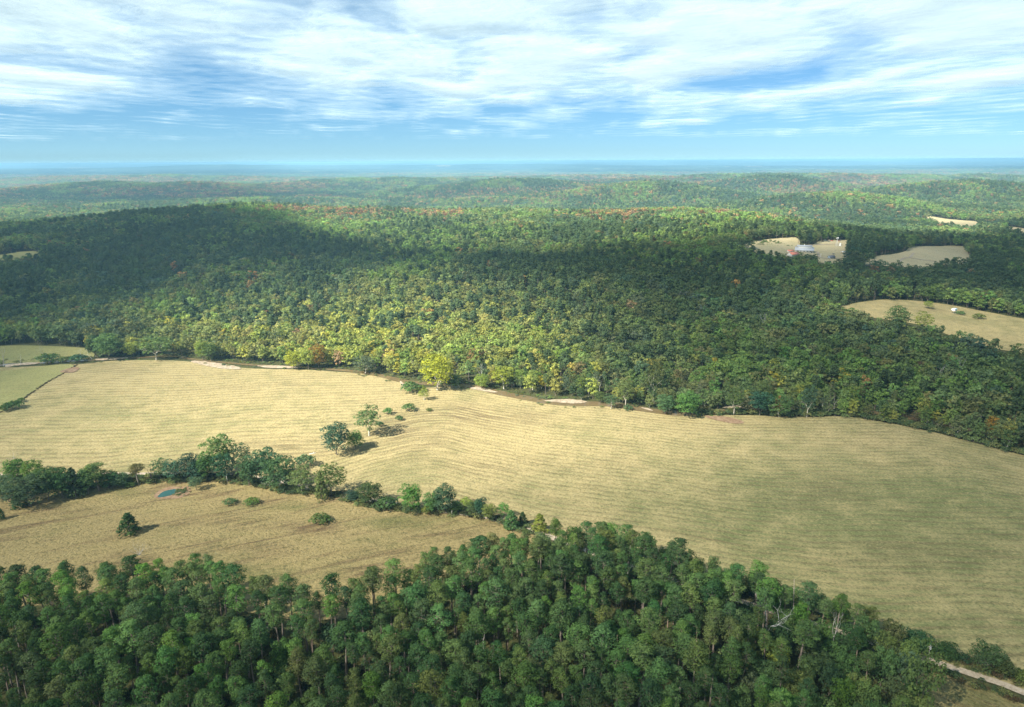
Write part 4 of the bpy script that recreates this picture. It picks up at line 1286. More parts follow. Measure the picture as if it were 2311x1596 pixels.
def build_ones():
    px = np.array([(Zo[c][0] + x / 3.0, Zo[c][1] + b / 3.0) for (c, x, b, *_r) in ONE])
    wx, wy = G(px[:, 0], px[:, 1])
    for k, (c, x, b, t, w, kd, colour, bark, size, noun, place) in enumerate(ONE):
        X, Y = float(wx[k]), float(wy[k])
        z = float(Z(X, Y))
        s = math.sqrt(X * X + Y * Y + (CAM_H - z) ** 2)
        dep = math.asin((CAM_H - z) / s)
        h = (b - t) / 3.0 / FPX * s / math.cos(dep) * (0.93 if kd != 'bush' else 0.8)
        wd = w / 3.0 / FPX * s
        h = max(h, wd * 0.45 if kd == 'bush' else wd * .8)
        name = {'pine': 'pine_tree', 'cedar': 'cedar_tree', 'bush': 'bush'}.get(kd, 'broadleaf_tree')
        o = add_tree(name, kd, X, Y, h, wd * 1.05, colour, bark)
        cat = {'pine': 'tree', 'cedar': 'tree', 'bush': 'bush'}.get(kd, 'tree')
        first = size.split()[0]
        col = '' if (colour.split()[0] in size) else colour
        TREES.append(dict(obj=o, u=float(px[k, 0]), v=float(px[k, 1]), text=' '.join(('%s %s %s %s' % (size, col, noun, place)).split()),
                          group='hedgerow trees and bushes' if 'hedgerow' in place or 'pole' in place else ('bushes on the open fields' if cat == 'bush' else 'trees picked out along creek and fields'), cat=cat))
build_ones()

# dead and bare trees
DEADS = [  # crop, x, base, top, width, bark colour, label
    (4, 1025, 1068, 935, 80, (0.10, 0.085, 0.075), 'dark dead twisted tree in the hedgerow gap left of the pond'),
    (4, 585, 250, 165, 60, (0.42, 0.40, 0.38), 'thin pale leaning dead tree at the top of the fence line'),
    (4, 622, 238, 180, 40, (0.50, 0.48, 0.45), 'short curved white dead trunk beside the leaning dead tree'),
    (4, 25, 285, 175, 50, (0.26, 0.24, 0.22), 'thin grey bare tree at the left edge of the creek'),
    (4, 140, 280, 215, 50, (0.36, 0.33, 0.30), 'small grey bare tree on the reddish gravel bar'),
    (4, 300, 230, 150, 50, (0.26, 0.24, 0.22), 'slender bare tree against the far meadow'),
    (5, 945, 420, 255, 90, (0.50, 0.47, 0.44), 'white bare tree in the gold trees right of the big sycamore'),
    (5, 800, 430, 300, 80, (0.48, 0.44, 0.36), 'pale leaning bare limbs beside the big yellow sycamore'),
    (5, 1750, 470, 315, 90, (0.46, 0.45, 0.43), 'white limbed bare tree behind the white trunked tree'),
    (5, 490, 350, 230, 30, (0.40, 0.34, 0.30), 'thin bare trunk left of the big yellow sycamore'),
    (6, 945, 800, 725, 50, (0.46, 0.44, 0.42), 'forked white snag right of the pale forked tree'),
    (6, 1025, 810, 700, 70, (0.30, 0.28, 0.27), 'greyish bare tree at the creek wood edge'),
    (6, 1730, 660, 520, 70, (0.44, 0.43, 0.42), 'white bare branching tree high in the dark wood on the right'),
    (6, 1870, 620, 470, 60, (0.40, 0.40, 0.40), 'pale grey bare crown right of the white bare branching tree'),
    (6, 545, 290, 155, 60, (0.36, 0.36, 0.37), 'grey bare tree in the shaded wood on the right hill'),
    (6, 960, 300, 185, 60, (0.40, 0.39, 0.38), 'pale forked dead tree left of the upland hay field'),
    (9, 555, 1080, 790, 190, (0.40, 0.41, 0.43), 'big bare white tree among the green crowns of the near wood'),
    (9, 752, 960, 700, 26, (0.46, 0.38, 0.33), 'straight broken snag near the edge of the near wood'),
    (9, 1005, 1170, 895, 70, (0.36, 0.34, 0.32), 'grey snag with stubby bent limbs in the near wood'),
    (8, 1937, 640, 430, 24, (0.40, 0.38, 0.36), 'thin dead pole tree among the pines at the wood centre'),
    (8, 965, 1150, 960, 90, (0.46, 0.44, 0.42), 'pale bare limbs between the pines left of the wood centre'),
    (7, 1800, 860, 655, 130, (0.44, 0.41, 0.37), 'bare pale tree at the pasture edge beside the dark hollow'),
    (7, 1950, 800, 668, 90, (0.40, 0.39, 0.38), 'small silvery bare tree at the pasture edge right of the hollow'),
    (7, 1435, 1420, 1195, 150, (0.46, 0.42, 0.36), 'twisted bare tree below the dark hollow'),
    (7, 942, 472, 398, 95, (0.34, 0.36, 0.40), 'bluish grey leafless shrub on the dry pasture'),
    (4, 100, 960, 875, 90, (0.30, 0.28, 0.27), 'fine grey bare tree behind the left end of the hedgerow'),
]
def build_dead():
    px = np.array([(Zo[c][0] + x / 3.0, Zo[c][1] + b / 3.0) for (c, x, b, *_r) in DEADS])
    wx, wy = G(px[:, 0], px[:, 1])
    for k, (c, x, b, t, w, col, lab) in enumerate(DEADS):
        X, Y = float(wx[k]), float(wy[k]); z = float(Z(X, Y))
        s = math.sqrt(X * X + Y * Y + (CAM_H - z) ** 2); dep = math.asin((CAM_H - z) / s)
        h = (b - t) / 3.0 / FPX * s / math.cos(dep); wd = w / 3.0 / FPX * s
        rng = np.random.default_rng(500 + k)
        shrub = 'shrub' in lab
        if wd < 0.2 * h:                                   # a snag: one tapered stem with stubs
            segs = [((0, 0, 0), .2, (0.1, 0, h * .5), .16), ((0.1, 0, h * .5), .16, (0.0, 0.15, h), .05)]
            for i in range(5):
                zz = h * rng.uniform(.35, .95); a = rng.uniform(0, 6.28); l = rng.uniform(.4, 1.4)
                segs.append(((0.05, 0, zz), .05, (math.cos(a) * l, math.sin(a) * l, zz + rng.uniform(-.2, .5)), .02))
            me = tube_mesh('dead_tree', tubes(segs, 5))
        elif shrub:
            segs = []
            for i in range(9):
                a = i * .7; e = np.array([math.cos(a) * .8, math.sin(a) * .8, 1.0]); e /= np.linalg.norm(e)
                grow(np.zeros(3), e, h * .42, .05, 3, rng, segs, .5)
            me = tube_mesh('bare_shrub', tubes(segs, 3))
        else:
            vf = dead_parts(600 + k, H=h, limb=0.012 * h + .05, base=0.25 if wd > .5 * h else .4, depth=3, spread=0.42 if wd < .5 * h else .6)
            k_ = wd * 1.0 / max(1e-3, np.ptp(vf[0][:, 0])); kz = h / np.ptp(vf[0][:, 2])
            vf[0][:, :2] *= max(.5, min(1.6, k_)); vf[0][:, 2] *= kz
            me = tube_mesh('dead_tree', vf)
        o = bpy.data.objects.new('bare_shrub' if shrub else 'dead_tree', me)
        o.location = (X, Y, z - .2); o.rotation_euler = (rng.normal() * .06, rng.normal() * .06, rng.uniform(0, 6.28))
        if 'leaning' in lab: o.rotation_euler = (0.1, -0.35, 0)
        COL.objects.link(o)
        o['bark'] = list(col)
        tag(o, lab, 'shrub' if shrub else 'dead tree', None if shrub else 'dead and bare trees')
build_dead()
def fallen_log(cx, cy, L, a, r, lab):
    z0 = float(Z(cx, cy)) + 3.0
    segs = [((-L / 2, 0, 0), r, (0, .1, .1), r * .85), ((0, .1, .1), r * .85, (L / 2, 0, .3), r * .4), ((L * .1, .1, .1), r * .5, (L * .25, .9, .8), r * .2)]
    me = tube_mesh('fallen_log', tubes(segs, 6))
    o = bpy.data.objects.new('fallen_log', me); o.location = (cx, cy, float(Z(cx, cy)) + r * .7); o.rotation_euler = (0, 0, a); COL.objects.link(o)
    o['bark'] = [0.5, 0.49, 0.47]
    tag(o, lab, 'log')
_p = GP([(2024, 1500), (1458, 820.0), (705, 1025)])
fallen_log(_p[0][0], _p[0][1], 6.0, 0.1, .22, 'pale fallen log at the edge of the near wood by the road')
fallen_log(_p[2][0], _p[2][1], 4.0, 0.4, .3, 'short bleached log lying at the weedy edge of the hay field')

write_labels()

# brush too fine to count
BUSHP = []
for _s in (63, 64, 65):
    _a, _b = bush_parts(_s, per=22, size=.5, npuff=9); BUSHP.append(joined_mesh('brush', _a, _b))
def brush(name, x, y, lo, hi, tints, label, seed):
    rng = np.random.default_rng(seed)
    n = len(x)
    s = rng.uniform(lo, hi, n)
    c = np.array(tints)[rng.integers(0, len(tints), n)] * (1 + rng.normal(0, .15, (n, 1)))
    pts = np.column_stack([x, y, Z(x, y) - .1])
    return scatter(name, BUSHP, pts, rng.integers(0, 3, n), rng.uniform(0, 6.28, n), np.column_stack([s, s, s * rng.uniform(.7, 1.1, n)]), np.clip(c, .008, .4), label)
def along(line, n, spread, rng, a=0.0, b=1.0, off=0.0):
    c = spline(line, 1.5)
    t = np.gradient(c, axis=0); t /= np.linalg.norm(t, axis=1)[:, None] + 1e-9
    i = (rng.uniform(a, b, n) * (len(c) - 1)).astype(int)
    o = off + rng.normal(0, spread, n)
    return c[i, 0] - t[i, 1] * o, c[i, 1] + t[i, 0] * o
_r = np.random.default_rng(9)
HR = GP([(-120, 1100), (0, 1105), (100, 1108), (200, 1098), (300, 1090), (420, 1086), (520, 1082), (640, 1108), (760, 1118), (830, 1142), (930, 1152), (1010, 1158), (1100, 1170), (1180, 1195), (1230, 1215)])
_x1, _y1 = along(HR, 520, 2.0, _r, 0, .98)
_x2, _y2 = along(ROAD_W[:6], 260, 1.0, _r, .30, 1.0, -4.2)
_x1, _y1 = np.concatenate([_x1, _x2]), np.concatenate([_y1, _y2])
brush('hedgerow_brush', _x1, _y1, .5, 1.25, [GREEN['deep green'], GREEN['olive'], GREEN['mid green'], (0.05, .06, .03)], 'tangled brush and saplings filling the foot of the hedgerow', 1)
FENCE = GP([(-60, 962), (0, 932), (50, 903), (100, 868), (140, 845), (175, 824)])
_x1, _y1 = along(FENCE, 300, .55, _r)
brush('fence_weeds', _x1, _y1, .22, .42, [(0.06, .048, .038), (0.04, .042, .028), (0.08, .06, .045)], 'thin dark line of weeds along the fence between field and meadow', 2)
_x1, _y1 = along(CREEK_W, 700, 4.0, _r, .02, .98, 8.5)
_x2, _y2 = along(CREEK_W, 60, 1.2, _r, .02, .98, -7.0)
_k = np.ones(len(_x1), bool)
for px, _l in BARS:
    _k &= ~inside(GP(px), _x1, _y1)
brush('creek_brush', np.concatenate([_x1[_k], _x2]), np.concatenate([_y1[_k], _y2]), .3, .9, [GREEN['mid green'], GREEN['grey green'], GREEN['bright green'], GREEN['olive'], (.12, .14, .04)], 'low green brush and weeds on the creek banks', 3)
_be = np.stack([BX, BY], -1); _be = _be[(_be[:, 0] > 110) & (_be[:, 0] < 420)]
_x1, _y1 = along(_be, 420, 2.2, _r, 0, 1, 4.0)
brush('wood_edge_brush', _x1, _y1, .7, 1.7, [GREEN['deep green'], GREEN['mid green'], GREEN['deep green'], GREEN['olive']], 'dense dark brush closing the foot of the wood along the right part of the hay field', 8)
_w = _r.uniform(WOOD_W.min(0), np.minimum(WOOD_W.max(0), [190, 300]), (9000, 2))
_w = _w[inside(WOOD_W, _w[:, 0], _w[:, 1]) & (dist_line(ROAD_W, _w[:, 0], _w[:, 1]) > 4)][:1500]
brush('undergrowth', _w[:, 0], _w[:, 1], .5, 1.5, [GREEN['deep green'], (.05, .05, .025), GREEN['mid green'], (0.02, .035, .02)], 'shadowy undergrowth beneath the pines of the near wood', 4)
_x1, _y1 = along(GP([(2044, 1470), (2120, 1490), (2200, 1516), (2311, 1553)]), 160, 1.6, _r, 0, 1, 3.0)
_x2, _y2 = along(GP([(2060, 1495), (2120, 1516), (2200, 1545), (2311, 1585)]), 70, 1.0, _r, 0, 1, 0)
brush('roadside_brush', np.concatenate([_x1, _x2]), np.concatenate([_y1, _y2]), .3, .75, [GREEN['deep green'], GREEN['olive'], (.09, .07, .04)], 'low brush along both sides of the dirt road at the lower right', 5)
_pr = np.random.default_rng(12)
_c = POND_C[0] + np.array([5.2, 1.8])
_x1 = _c[0] + _pr.normal(0, 2.6, 70); _y1 = _c[1] + _pr.normal(0, 2.4, 70)
_k = np.hypot((_x1 - POND_C[0][0]) / 3.9, (_y1 - POND_C[0][1]) / 5.2) > 1
brush('pond_reeds', _x1[_k], _y1[_k], .25, .5, [GREEN['grey green'], GREEN['mid green'], (.13, .15, .07)], 'pale green reeds growing at the right side of the pond', 7)
_x1, _y1 = along(GP([(1700, 552), (1725, 545), (1750, 549), (1770, 556)]), 60, 9.0, _r)
brush('clearing_scrub', _x1, _y1, .5, 1.2, [GREEN['mid green'], GREEN['bright green']], 'scattered young scrub in the dry clearing by the farm', 6)

# ------------------------------------------------------------------ built things
GREY_ROOF = plain('grey_metal_roof', (0.36, 0.38, 0.42), 0.45, .4, 0.0, .12)
WHITE = plain('white_siding', (0.74, 0.74, 0.72), .6, .3, 0, .06)
RED_ROOF = plain('faded_red_roof', (0.55, 0.19, 0.13), .6, .3, 0, .15)
DARKGLASS = plain('dark_glass', (0.03, 0.035, 0.045), .15, .5, 0, .1)
TAN = plain('tan_wood', (0.34, 0.25, 0.17), .8, .2, 0, .2)
GREYWOOD = plain('weathered_wood', (0.30, 0.28, 0.26), .9, .1, 0, .25)
POLEW = plain('pale_pole_wood', (0.55, 0.52, 0.48), .85, .1, 0, .2)
STEEL = plain('galvanised_steel', (0.62, 0.64, 0.66), .4, .5, .3, .1)
RUBBER = plain('rubber', (0.025, 0.025, 0.025), .9, .1)
SLATE = plain('dark_shed_roof', (0.10, 0.11, 0.14), .7, .2)
BLUEW = plain('pale_blue_siding', (0.36, 0.46, 0.56), .7, .2, 0, .1)

def box(name, dims, mat, parent):
    return mesh_obj(name, *box_vf(*dims), mat, parent)
def gable_walls(name, L, W, h, rise, mat, parent):
    """walls with gable ends on the short sides; ridge along x"""
    a, b = L / 2, W / 2
    v = [(-a, -b, 0), (a, -b, 0), (a, b, 0), (-a, b, 0), (-a, -b, h), (a, -b, h), (a, b, h), (-a, b, h), (-a, 0, h + rise), (a, 0, h + rise)]
    f = [(0, 1, 5, 4), (2, 3, 7, 6), (1, 2, 6, 9, 5), (3, 0, 4, 8, 7), (3, 2, 1, 0)]
    return mesh_obj(name, v, f, mat, parent)
def gable_roof(name, L, W, h, rise, over, mat, parent, t=0.25):
    a, b = L / 2 + over, W / 2 + over
    k = rise / (W / 2)
    e = h - k * over
    v = []
    for dz in (0.05, 0.05 + t):
        v += [(-a, -b, e + dz), (a, -b, e + dz), (a, 0, h + rise + dz), (-a, 0, h + rise + dz), (a, b, e + dz), (-a, b, e + dz)]
    f = [(6, 7, 8, 9), (9, 8, 10, 11), (0, 3, 2, 1), (3, 5, 4, 2), (0, 1, 7, 6), (5, 11, 10, 4), (0, 6, 9, 3), (3, 9, 11, 5), (1, 2, 8, 7), (2, 4, 10, 8)]
    return mesh_obj(name, v, f, mat, parent)
def at(u, v):
    x, y = G(u, v); return float(x[0]), float(y[0]), float(Z(x, y)[0])

def window(x, y, z, w, h, parent, face='y'):
    d = .08
    fr = box('window', (x - w / 2, x + w / 2, y - d, y + d, z, z + h) if face == 'y' else (x - d, x + d, y - w / 2, y + w / 2, z, z + h), WHITE, parent)
    e = .12
    p = box('pane', (x - w / 2 + e, x + w / 2 - e, y - d - .03, y + d + .03, z + e, z + h - e) if face == 'y' else (x - d - .03, x + d + .03, y - w / 2 + e, y + w / 2 - e, z + e, z + h - e), DARKGLASS, fr)
    return fr

# the grey roofed house with a raised middle roof
x, y, z = at(1815, 568.5)
r = tag(empty('farm_house', (x, y, z - .3), math.radians(-24)), 'large white farm house with a two level grey metal roof', 'house')
gable_walls('wall', 25, 16, 3.6, 3.9, WHITE, r)
gable_roof('roof', 25, 16, 3.6, 3.9, 1.0, GREY_ROOF, r)
up = mesh_obj('upper_wall', *box_vf(-9, 10.5, -2.6, 2.6, 6.4, 9.0), WHITE, r)
rf = gable_roof('upper_roof', 20.5, 5.6, 9.0, 1.3, .5, GREY_ROOF, r)
box('chimney', (-1, 0, -.5, .5, 10.0, 11.6), WHITE, rf)
for i in range(5):
    window(-9 + i * 4.4, -8.0, 1.2, 1.6, 1.6, r)
for i in range(3):
    window(12.5, -4 + i * 4, 1.2, 1.6, 1.6, r, 'x')
window(10.5, 0, 7.0, 2.2, 1.2, r, 'x')
d = box('door', (10.0, 11.2, -8.1, -7.9, .1, 2.3), DARKGLASS, r)
x, y, z = at(1789, 578)
r = tag(empty('red_roofed_cottage', (x, y, z - .3), math.radians(28)), 'white cottage with a faded red roof left of the farm house', 'house')
gable_walls('wall', 15, 9, 3.4, 2.6, WHITE, r)
gable_roof('roof', 15, 9, 3.4, 2.6, .6, RED_ROOF, r)
for i in range(3):
    window(-5 + i * 4.6, -4.5, 1.1, 1.7, 1.5, r)
window(7.5, 0, 1.2, 1.8, 1.5, r, 'x')
box('door', (2.0, 3.1, -4.6, -4.4, .1, 2.2), DARKGLASS, r)
x, y, z = at(1783, 570)
r = tag(empty('red_roofed_shed', (x, y, z - .3), math.radians(10)), 'small red roofed shed behind the red roofed cottage', 'shed')
gable_walls('wall', 9, 5, 2.6, 1.5, WHITE, r); gable_roof('roof', 9, 5, 2.6, 1.5, .4, RED_ROOF, r)
box('door', (-.6, .6, -2.6, -2.4, .1, 2.0), DARKGLASS, r)
x, y, z = at(1876, 584)
r = tag(empty('garden_shed', (x, y, z - .1), math.radians(14)), 'small pale blue shed with a dark roof inside the drive bend', 'shed')
gable_walls('wall', 8.5, 5, 2.7, 2.0, BLUEW, r); gable_roof('roof', 8.5, 5, 2.7, 2.0, .5, SLATE, r)
box('door', (2.0, 3.2, -2.6, -2.4, .1, 2.1), DARKGLASS, r); window(-1.6, -2.5, 1.0, 1.4, 1.2, r); window(4.25, 0, 1.1, 1.3, 1.2, r, 'x')
x, y, z = at(1903, 572.5)
r = tag(empty('carport', (x, y, z), math.radians(30)), 'pale metal carport at the edge of the trees right of the yard', 'carport')
for sx in (-4, 4):
    for sy in (-2.3, 2.3):
        box('post', (sx - .1, sx + .1, sy - .1, sy + .1, 0, 2.6), STEEL, r)
gable_roof('roof', 9, 5.4, 2.6, 1.0, .3, STEEL, r)

# farm windmill
x, y, z = at(1888, 556)
r = tag(empty('farm_windmill', (x, y, z), .3), 'steel lattice farm windmill standing in the farm yard', 'windmill')
HW = 12.5
for sx in (-1, 1):
    for sy in (-1, 1):
        o = mesh_obj('leg', *tubes([((sx * 1.5, sy * 1.5, 0), .12, (sx * .22, sy * .22, HW), .09)], 4), STEEL, r)
segs = []
for i in range(5):
    k = i / 5; zz = HW * k + .8; w = 1.5 - 1.28 * (zz / HW); zz2 = HW * (k + .2) + .6; w2 = 1.5 - 1.28 * min(1, zz2 / HW)
    cs = [(-1, -1), (1, -1), (1, 1), (-1, 1)]
    for q in range(4):
        a, b = cs[q], cs[(q + 1) % 4]
        segs.append(((a[0] * w, a[1] * w, zz), .05, (b[0] * w, b[1] * w, zz), .05)); segs.append(((a[0] * w, a[1] * w, zz), .04, (b[0] * w2, b[1] * w2, zz2), .04))
mesh_obj('bracing', *tubes(segs, 3), STEEL, r)
wv, wf = [], []
for k in range(14):
    a = k * 2 * math.pi / 14
    for rr, da in ((.5, .10), (1.9, .17)):
        for sgn in (-1, 1):
            wv.append((rr * math.cos(a + sgn * da), -.7 + .12 * sgn, HW + .2 + rr * math.sin(a + sgn * da)))
    wf.append((4 * k, 4 * k + 1, 4 * k + 3, 4 * k + 2))
mesh_obj('wheel', wv, wf, WHITE, r)
mesh_obj('hub', *tubes([((0, -.8, HW + .2), .22, (0, .5, HW + .2), .16), ((0, .5, HW + .2), .07, (0, 1.8, HW + .2), .05)], 6), STEEL, r)
mesh_obj('tail', *box_vf(-.03, .03, 1.7, 3.1, HW - .4, HW + .8), WHITE, r)
x, y, z = at(1895.7, 555.5)
r = tag(empty('water_tank', (x, y, z)), 'white upright water tank beside the farm windmill', 'tank')
mesh_obj('tank_body', *tubes([((0, 0, .6), 1.7, (0, 0, 4.2), 1.7), ((0, 0, 4.2), 1.7, (0, 0, 5.0), .5), ((0, 0, 5.0), .5, (0, 0, 5.15), .02)], 14), WHITE, r)
box('plinth', (-1.9, 1.9, -1.9, 1.9, -.2, .6), BLUEW, r)
mesh_obj('pipe', *tubes([((1.75, 0, .6), .08, (1.75, 0, 4.6), .08)], 5), STEEL, r)

# vehicles parked along the back of the yard
def vehicle(u, v, rz, L, col, name, label, truck=False):
    x, y, z = at(u, v)
    pm = plain(name + '_paint', col, .35, .5, 0, .05)
    r = tag(empty(name, (x, y, z), rz), label, 'truck' if truck else 'car', 'vehicles parked at the back of the farm yard')
    W = 1.9; h = .95
    bm = bmesh.new()
    prof = [(-L / 2, .35), (-L / 2, h), (L / 2 - .1, h - .08), (L / 2, .5), (L / 2, .35)]
    def prism(prof, y0, y1):
        a = [(p[0], y0, p[1]) for p in prof] + [(p[0], y1, p[1]) for p in prof]; n = len(prof)
        f = [tuple(range(n))[::1], tuple(range(2 * n - 1, n - 1, -1))] + [(i, i + n, (i + 1) % n + n, (i + 1) % n) for i in range(n)]
        return a, f
    mesh_obj('body', *prism(prof, -W / 2, W / 2), pm, r)
    c0, c1 = (-.3, L / 2 - 1.4) if truck else (-L / 2 + .4, L / 2 - 1.3)
    mesh_obj('cabin', *prism([(c0, h), (c0 + .35, h + .7), (c1 - .6, h + .7), (c1, h - .03)], -W / 2 + .12, W / 2 - .12), pm, r)
    mesh_obj('windscreen', *prism([(c1 - .58, h + .62), (c1 + .03, h), (c1 + .06, h), (c1 - .54, h + .64)], -W / 2 + .25, W / 2 - .25), DARKGLASS, r)
    for sx in (-L / 2 + .8, L / 2 - .85):
        for sy in (-W / 2 + .1, W / 2 - .1):
            mesh_obj('wheel', *tubes([((sx, sy - .12, .36), .36, (sx, sy + .12, .36), .36), ((sx, sy + .12, .36), .36, (sx, sy + .13, .36), .02), ((sx, sy - .13, .36), .02, (sx, sy - .12, .36), .36)], 10), RUBBER, r)
    bm.free()
vehicle(1855.5, 545.6, .1, 5.6, (.05, .055, .07), 'parked_truck', 'dark pickup parked at the left of the yard back row', True)
vehicle(1862.5, 543.6, .0, 4.8, (.62, .62, .62), 'parked_car', 'silver white car parked right of the dark pickup')
vehicle(1871.5, 543.4, .2, 4.8, (.55, .40, .34), 'parked_car', 'pale pinkish car parked in the middle of the back row')
vehicle(1877.5, 544.6, -.1, 4.6, (.30, .05, .04), 'parked_car', 'red car parked left of the windmill')
vehicle(1893, 545.2, .0, 5.2, (.26, .07, .06), 'parked_truck', 'dull red pickup parked right of the windmill', True)
vehicle(1881.5, 574.6, .1, 4.6, (.06, .06, .075), 'parked_car', 'dark car standing alone on the lawn above the small shed')
x, y, z = at(1852, 581)
r = tag(empty('yard_post', (x, y, z)), 'tall white post standing at the bend of the farm drive', 'post')
mesh_obj('shaft', *tubes([((0, 0, 0), .22, (0, 0, 4.6), .18)], 6), WHITE, r); box('cap', (-.5, .5, -.3, .3, 4.6, 5.1), WHITE, r); box('foot', (-.45, .45, -.45, .45, -.1, .3), WHITE, r)

# white box blind on legs by the upland hay field
x, y, z = at(2152, 707.5)
r = tag(empty('box_blind', (x, y, z), .25), 'white hunting blind on four legs beside the upland hay field', 'hunting blind')
for sx in (-1.6, 1.6):
    for sy in (-1.3, 1.3):
        mesh_obj('leg', *tubes([((sx * 1.15, sy * 1.15, -.2), .11, (sx, sy, 2.6), .1)], 5), GREYWOOD, r)
b = box('cabin', (-2.1, 2.1, -1.8, 1.8, 2.6, 5.1), WHITE, r)
box('window', (-1.4, 1.4, -1.86, -1.78, 4.0, 4.5), DARKGLASS, r)
gable_roof('roof', 4.2, 3.6, 5.1, .5, .25, plain('pale_teal_roof', (.45, .62, .66), .5, .3), r, .12)
mesh_obj('ladder', *tubes([((-.4, -2.6, 0), .05, (-.4, -1.9, 2.7), .05), ((.4, -2.6, 0), .05, (.4, -1.9, 2.7), .05)] + [((-.4, -2.6 + .7 * k / 6, 2.7 * k / 6), .04, (.4, -2.6 + .7 * k / 6, 2.7 * k / 6), .04) for k in range(1, 6)], 4), GREYWOOD, r)

# long metal roofed sheds in the far valley at left
for (u, v, L, W, rz, lab) in [(8, 491.5, 34, 16, .1, 'long white metal shed at the left edge of the far valley'), (79, 490, 24, 12, -.1, 'white metal shed in the middle of the far valley group'), (126, 489.6, 16, 10, .2, 'smallest white shed at the right of the far valley group')]:
    x, y, z = at(u, v)
    r = tag(empty('metal_shed', (x, y, z), rz), lab, 'shed', 'white sheds in the far left valley')
    gable_walls('wall', L, W, 5.5, 2.2, WHITE, r); gable_roof('roof', L, W, 5.5, 2.2, .5, WHITE, r)
    box('door', (-2, 2, -W / 2 - .1, -W / 2 + .1, .1, 4.2), SLATE, r)
for (u, v, lab) in [(1234, 607.0, 0), (1250, 600, 0)][:0]:
    pass

# utility poles and their wires
POLES = []
for (u, vb, vt, lab, arm) in [(513, 1088, 1056.5, 'pale utility pole standing at the pasture side of the hedgerow, left of centre', 0), (1020, 1162, 1127, 'thin utility pole beside the big dark hedgerow tree', 0),
                              (2092, 1497, 1464, 'dark utility pole with a crossarm beside the dirt road at the lower right', 1)]:
    x, y, z = at(u, vb)
    s = math.sqrt(x * x + y * y + (CAM_H - z) ** 2); dep = math.asin((CAM_H - z) / s)
    h = (vb - vt) / FPX * s / math.cos(dep)
    r = tag(empty('utility_pole', (x, y, z - .3), .25), lab, 'utility pole', 'utility poles')
    mesh_obj('shaft', *tubes([((0, 0, 0), .19, (0, 0, h), .13)], 8), GREYWOOD if arm else POLEW, r)
    if arm:
        box('crossarm', (-1.2, 1.2, -.07, .07, h - .7, h - .52), GREYWOOD, r)
        mesh_obj('transformer', *tubes([((.32, 0, h - 2.0), .26, (.32, 0, h - 1.1), .26), ((.32, 0, h - 1.1), .26, (.32, 0, h - 1.08), .02)], 8), STEEL, r)
    for k in ((-1.0, 1.0) if arm else (0,)):
        mesh_obj('insulator', *tubes([((k, 0, h - (.52 if arm else 0)), .06, (k, 0, h + (-.3 if arm else .22)), .05)], 6), STEEL, r)
    POLES.append(Vector((x, y, z + h - .1)))
def span(a, b, sag, lab):
    r = tag(empty('power_line', a), lab, 'power line', 'power lines along the hedgerow')
    for dz in (0, -1.6):
        pts = []
        for k in range(21):
            t = k / 20; p = a.lerp(b, t); pts.append(Vector((p.x, p.y, p.z + dz - sag * 4 * t * (1 - t))) - a)
        mesh_obj('wire', *tubes([(pts[k], .013, pts[k + 1], .013) for k in range(20)], 4), SLATE, r)
_q = at(-60, 1118)
span(Vector((_q[0], _q[1], _q[2] + 9.0)), POLES[0], 1.6, 'pair of thin wires running left from the pale utility pole')
span(POLES[0], POLES[1], 1.8, 'pair of thin wires slung between the two hedgerow poles')
_q = at(1420, 1330)
span(POLES[1], Vector((_q[0], _q[1], _q[2] + 9.5)), 1.6, 'pair of thin wires running from the right hedgerow pole into the wood')

# ------------------------------------------------------------------ the air: blue haze over the far hills
def build_haze():
    m, nt, out = new_mat('haze_air')
    v = N(nt, 'ShaderNodeVolumePrincipled')
    v.inputs['Color'].default_value = (0.33, 0.69, 1.0, 1)
    v.inputs['Density'].default_value = HAZE_DENSITY
    v.inputs['Anisotropy'].default_value = 0.0
    nt.links.new(v.outputs[0], out.inputs['Volume'])
    g = bpy.data.objects['ground'].data
    co = np.empty(len(g.vertices) * 3, np.float32); g.vertices.foreach_get('co', co)
    zs = co[2::3]
    top = max(float(zs.max()) + 22, CAM_H + 6)
    o = mesh_obj('haze', *box_vf(-46800, 46800, -46800, 46800, float(zs.min()) - 1.5, top), m)
    print('haze', zs.min(), zs.max(), top)
    return tag(o, 'thin blue haze hanging over the whole valley', kind='stuff')
HAZE_DENSITY = 8.5e-5
build_haze()

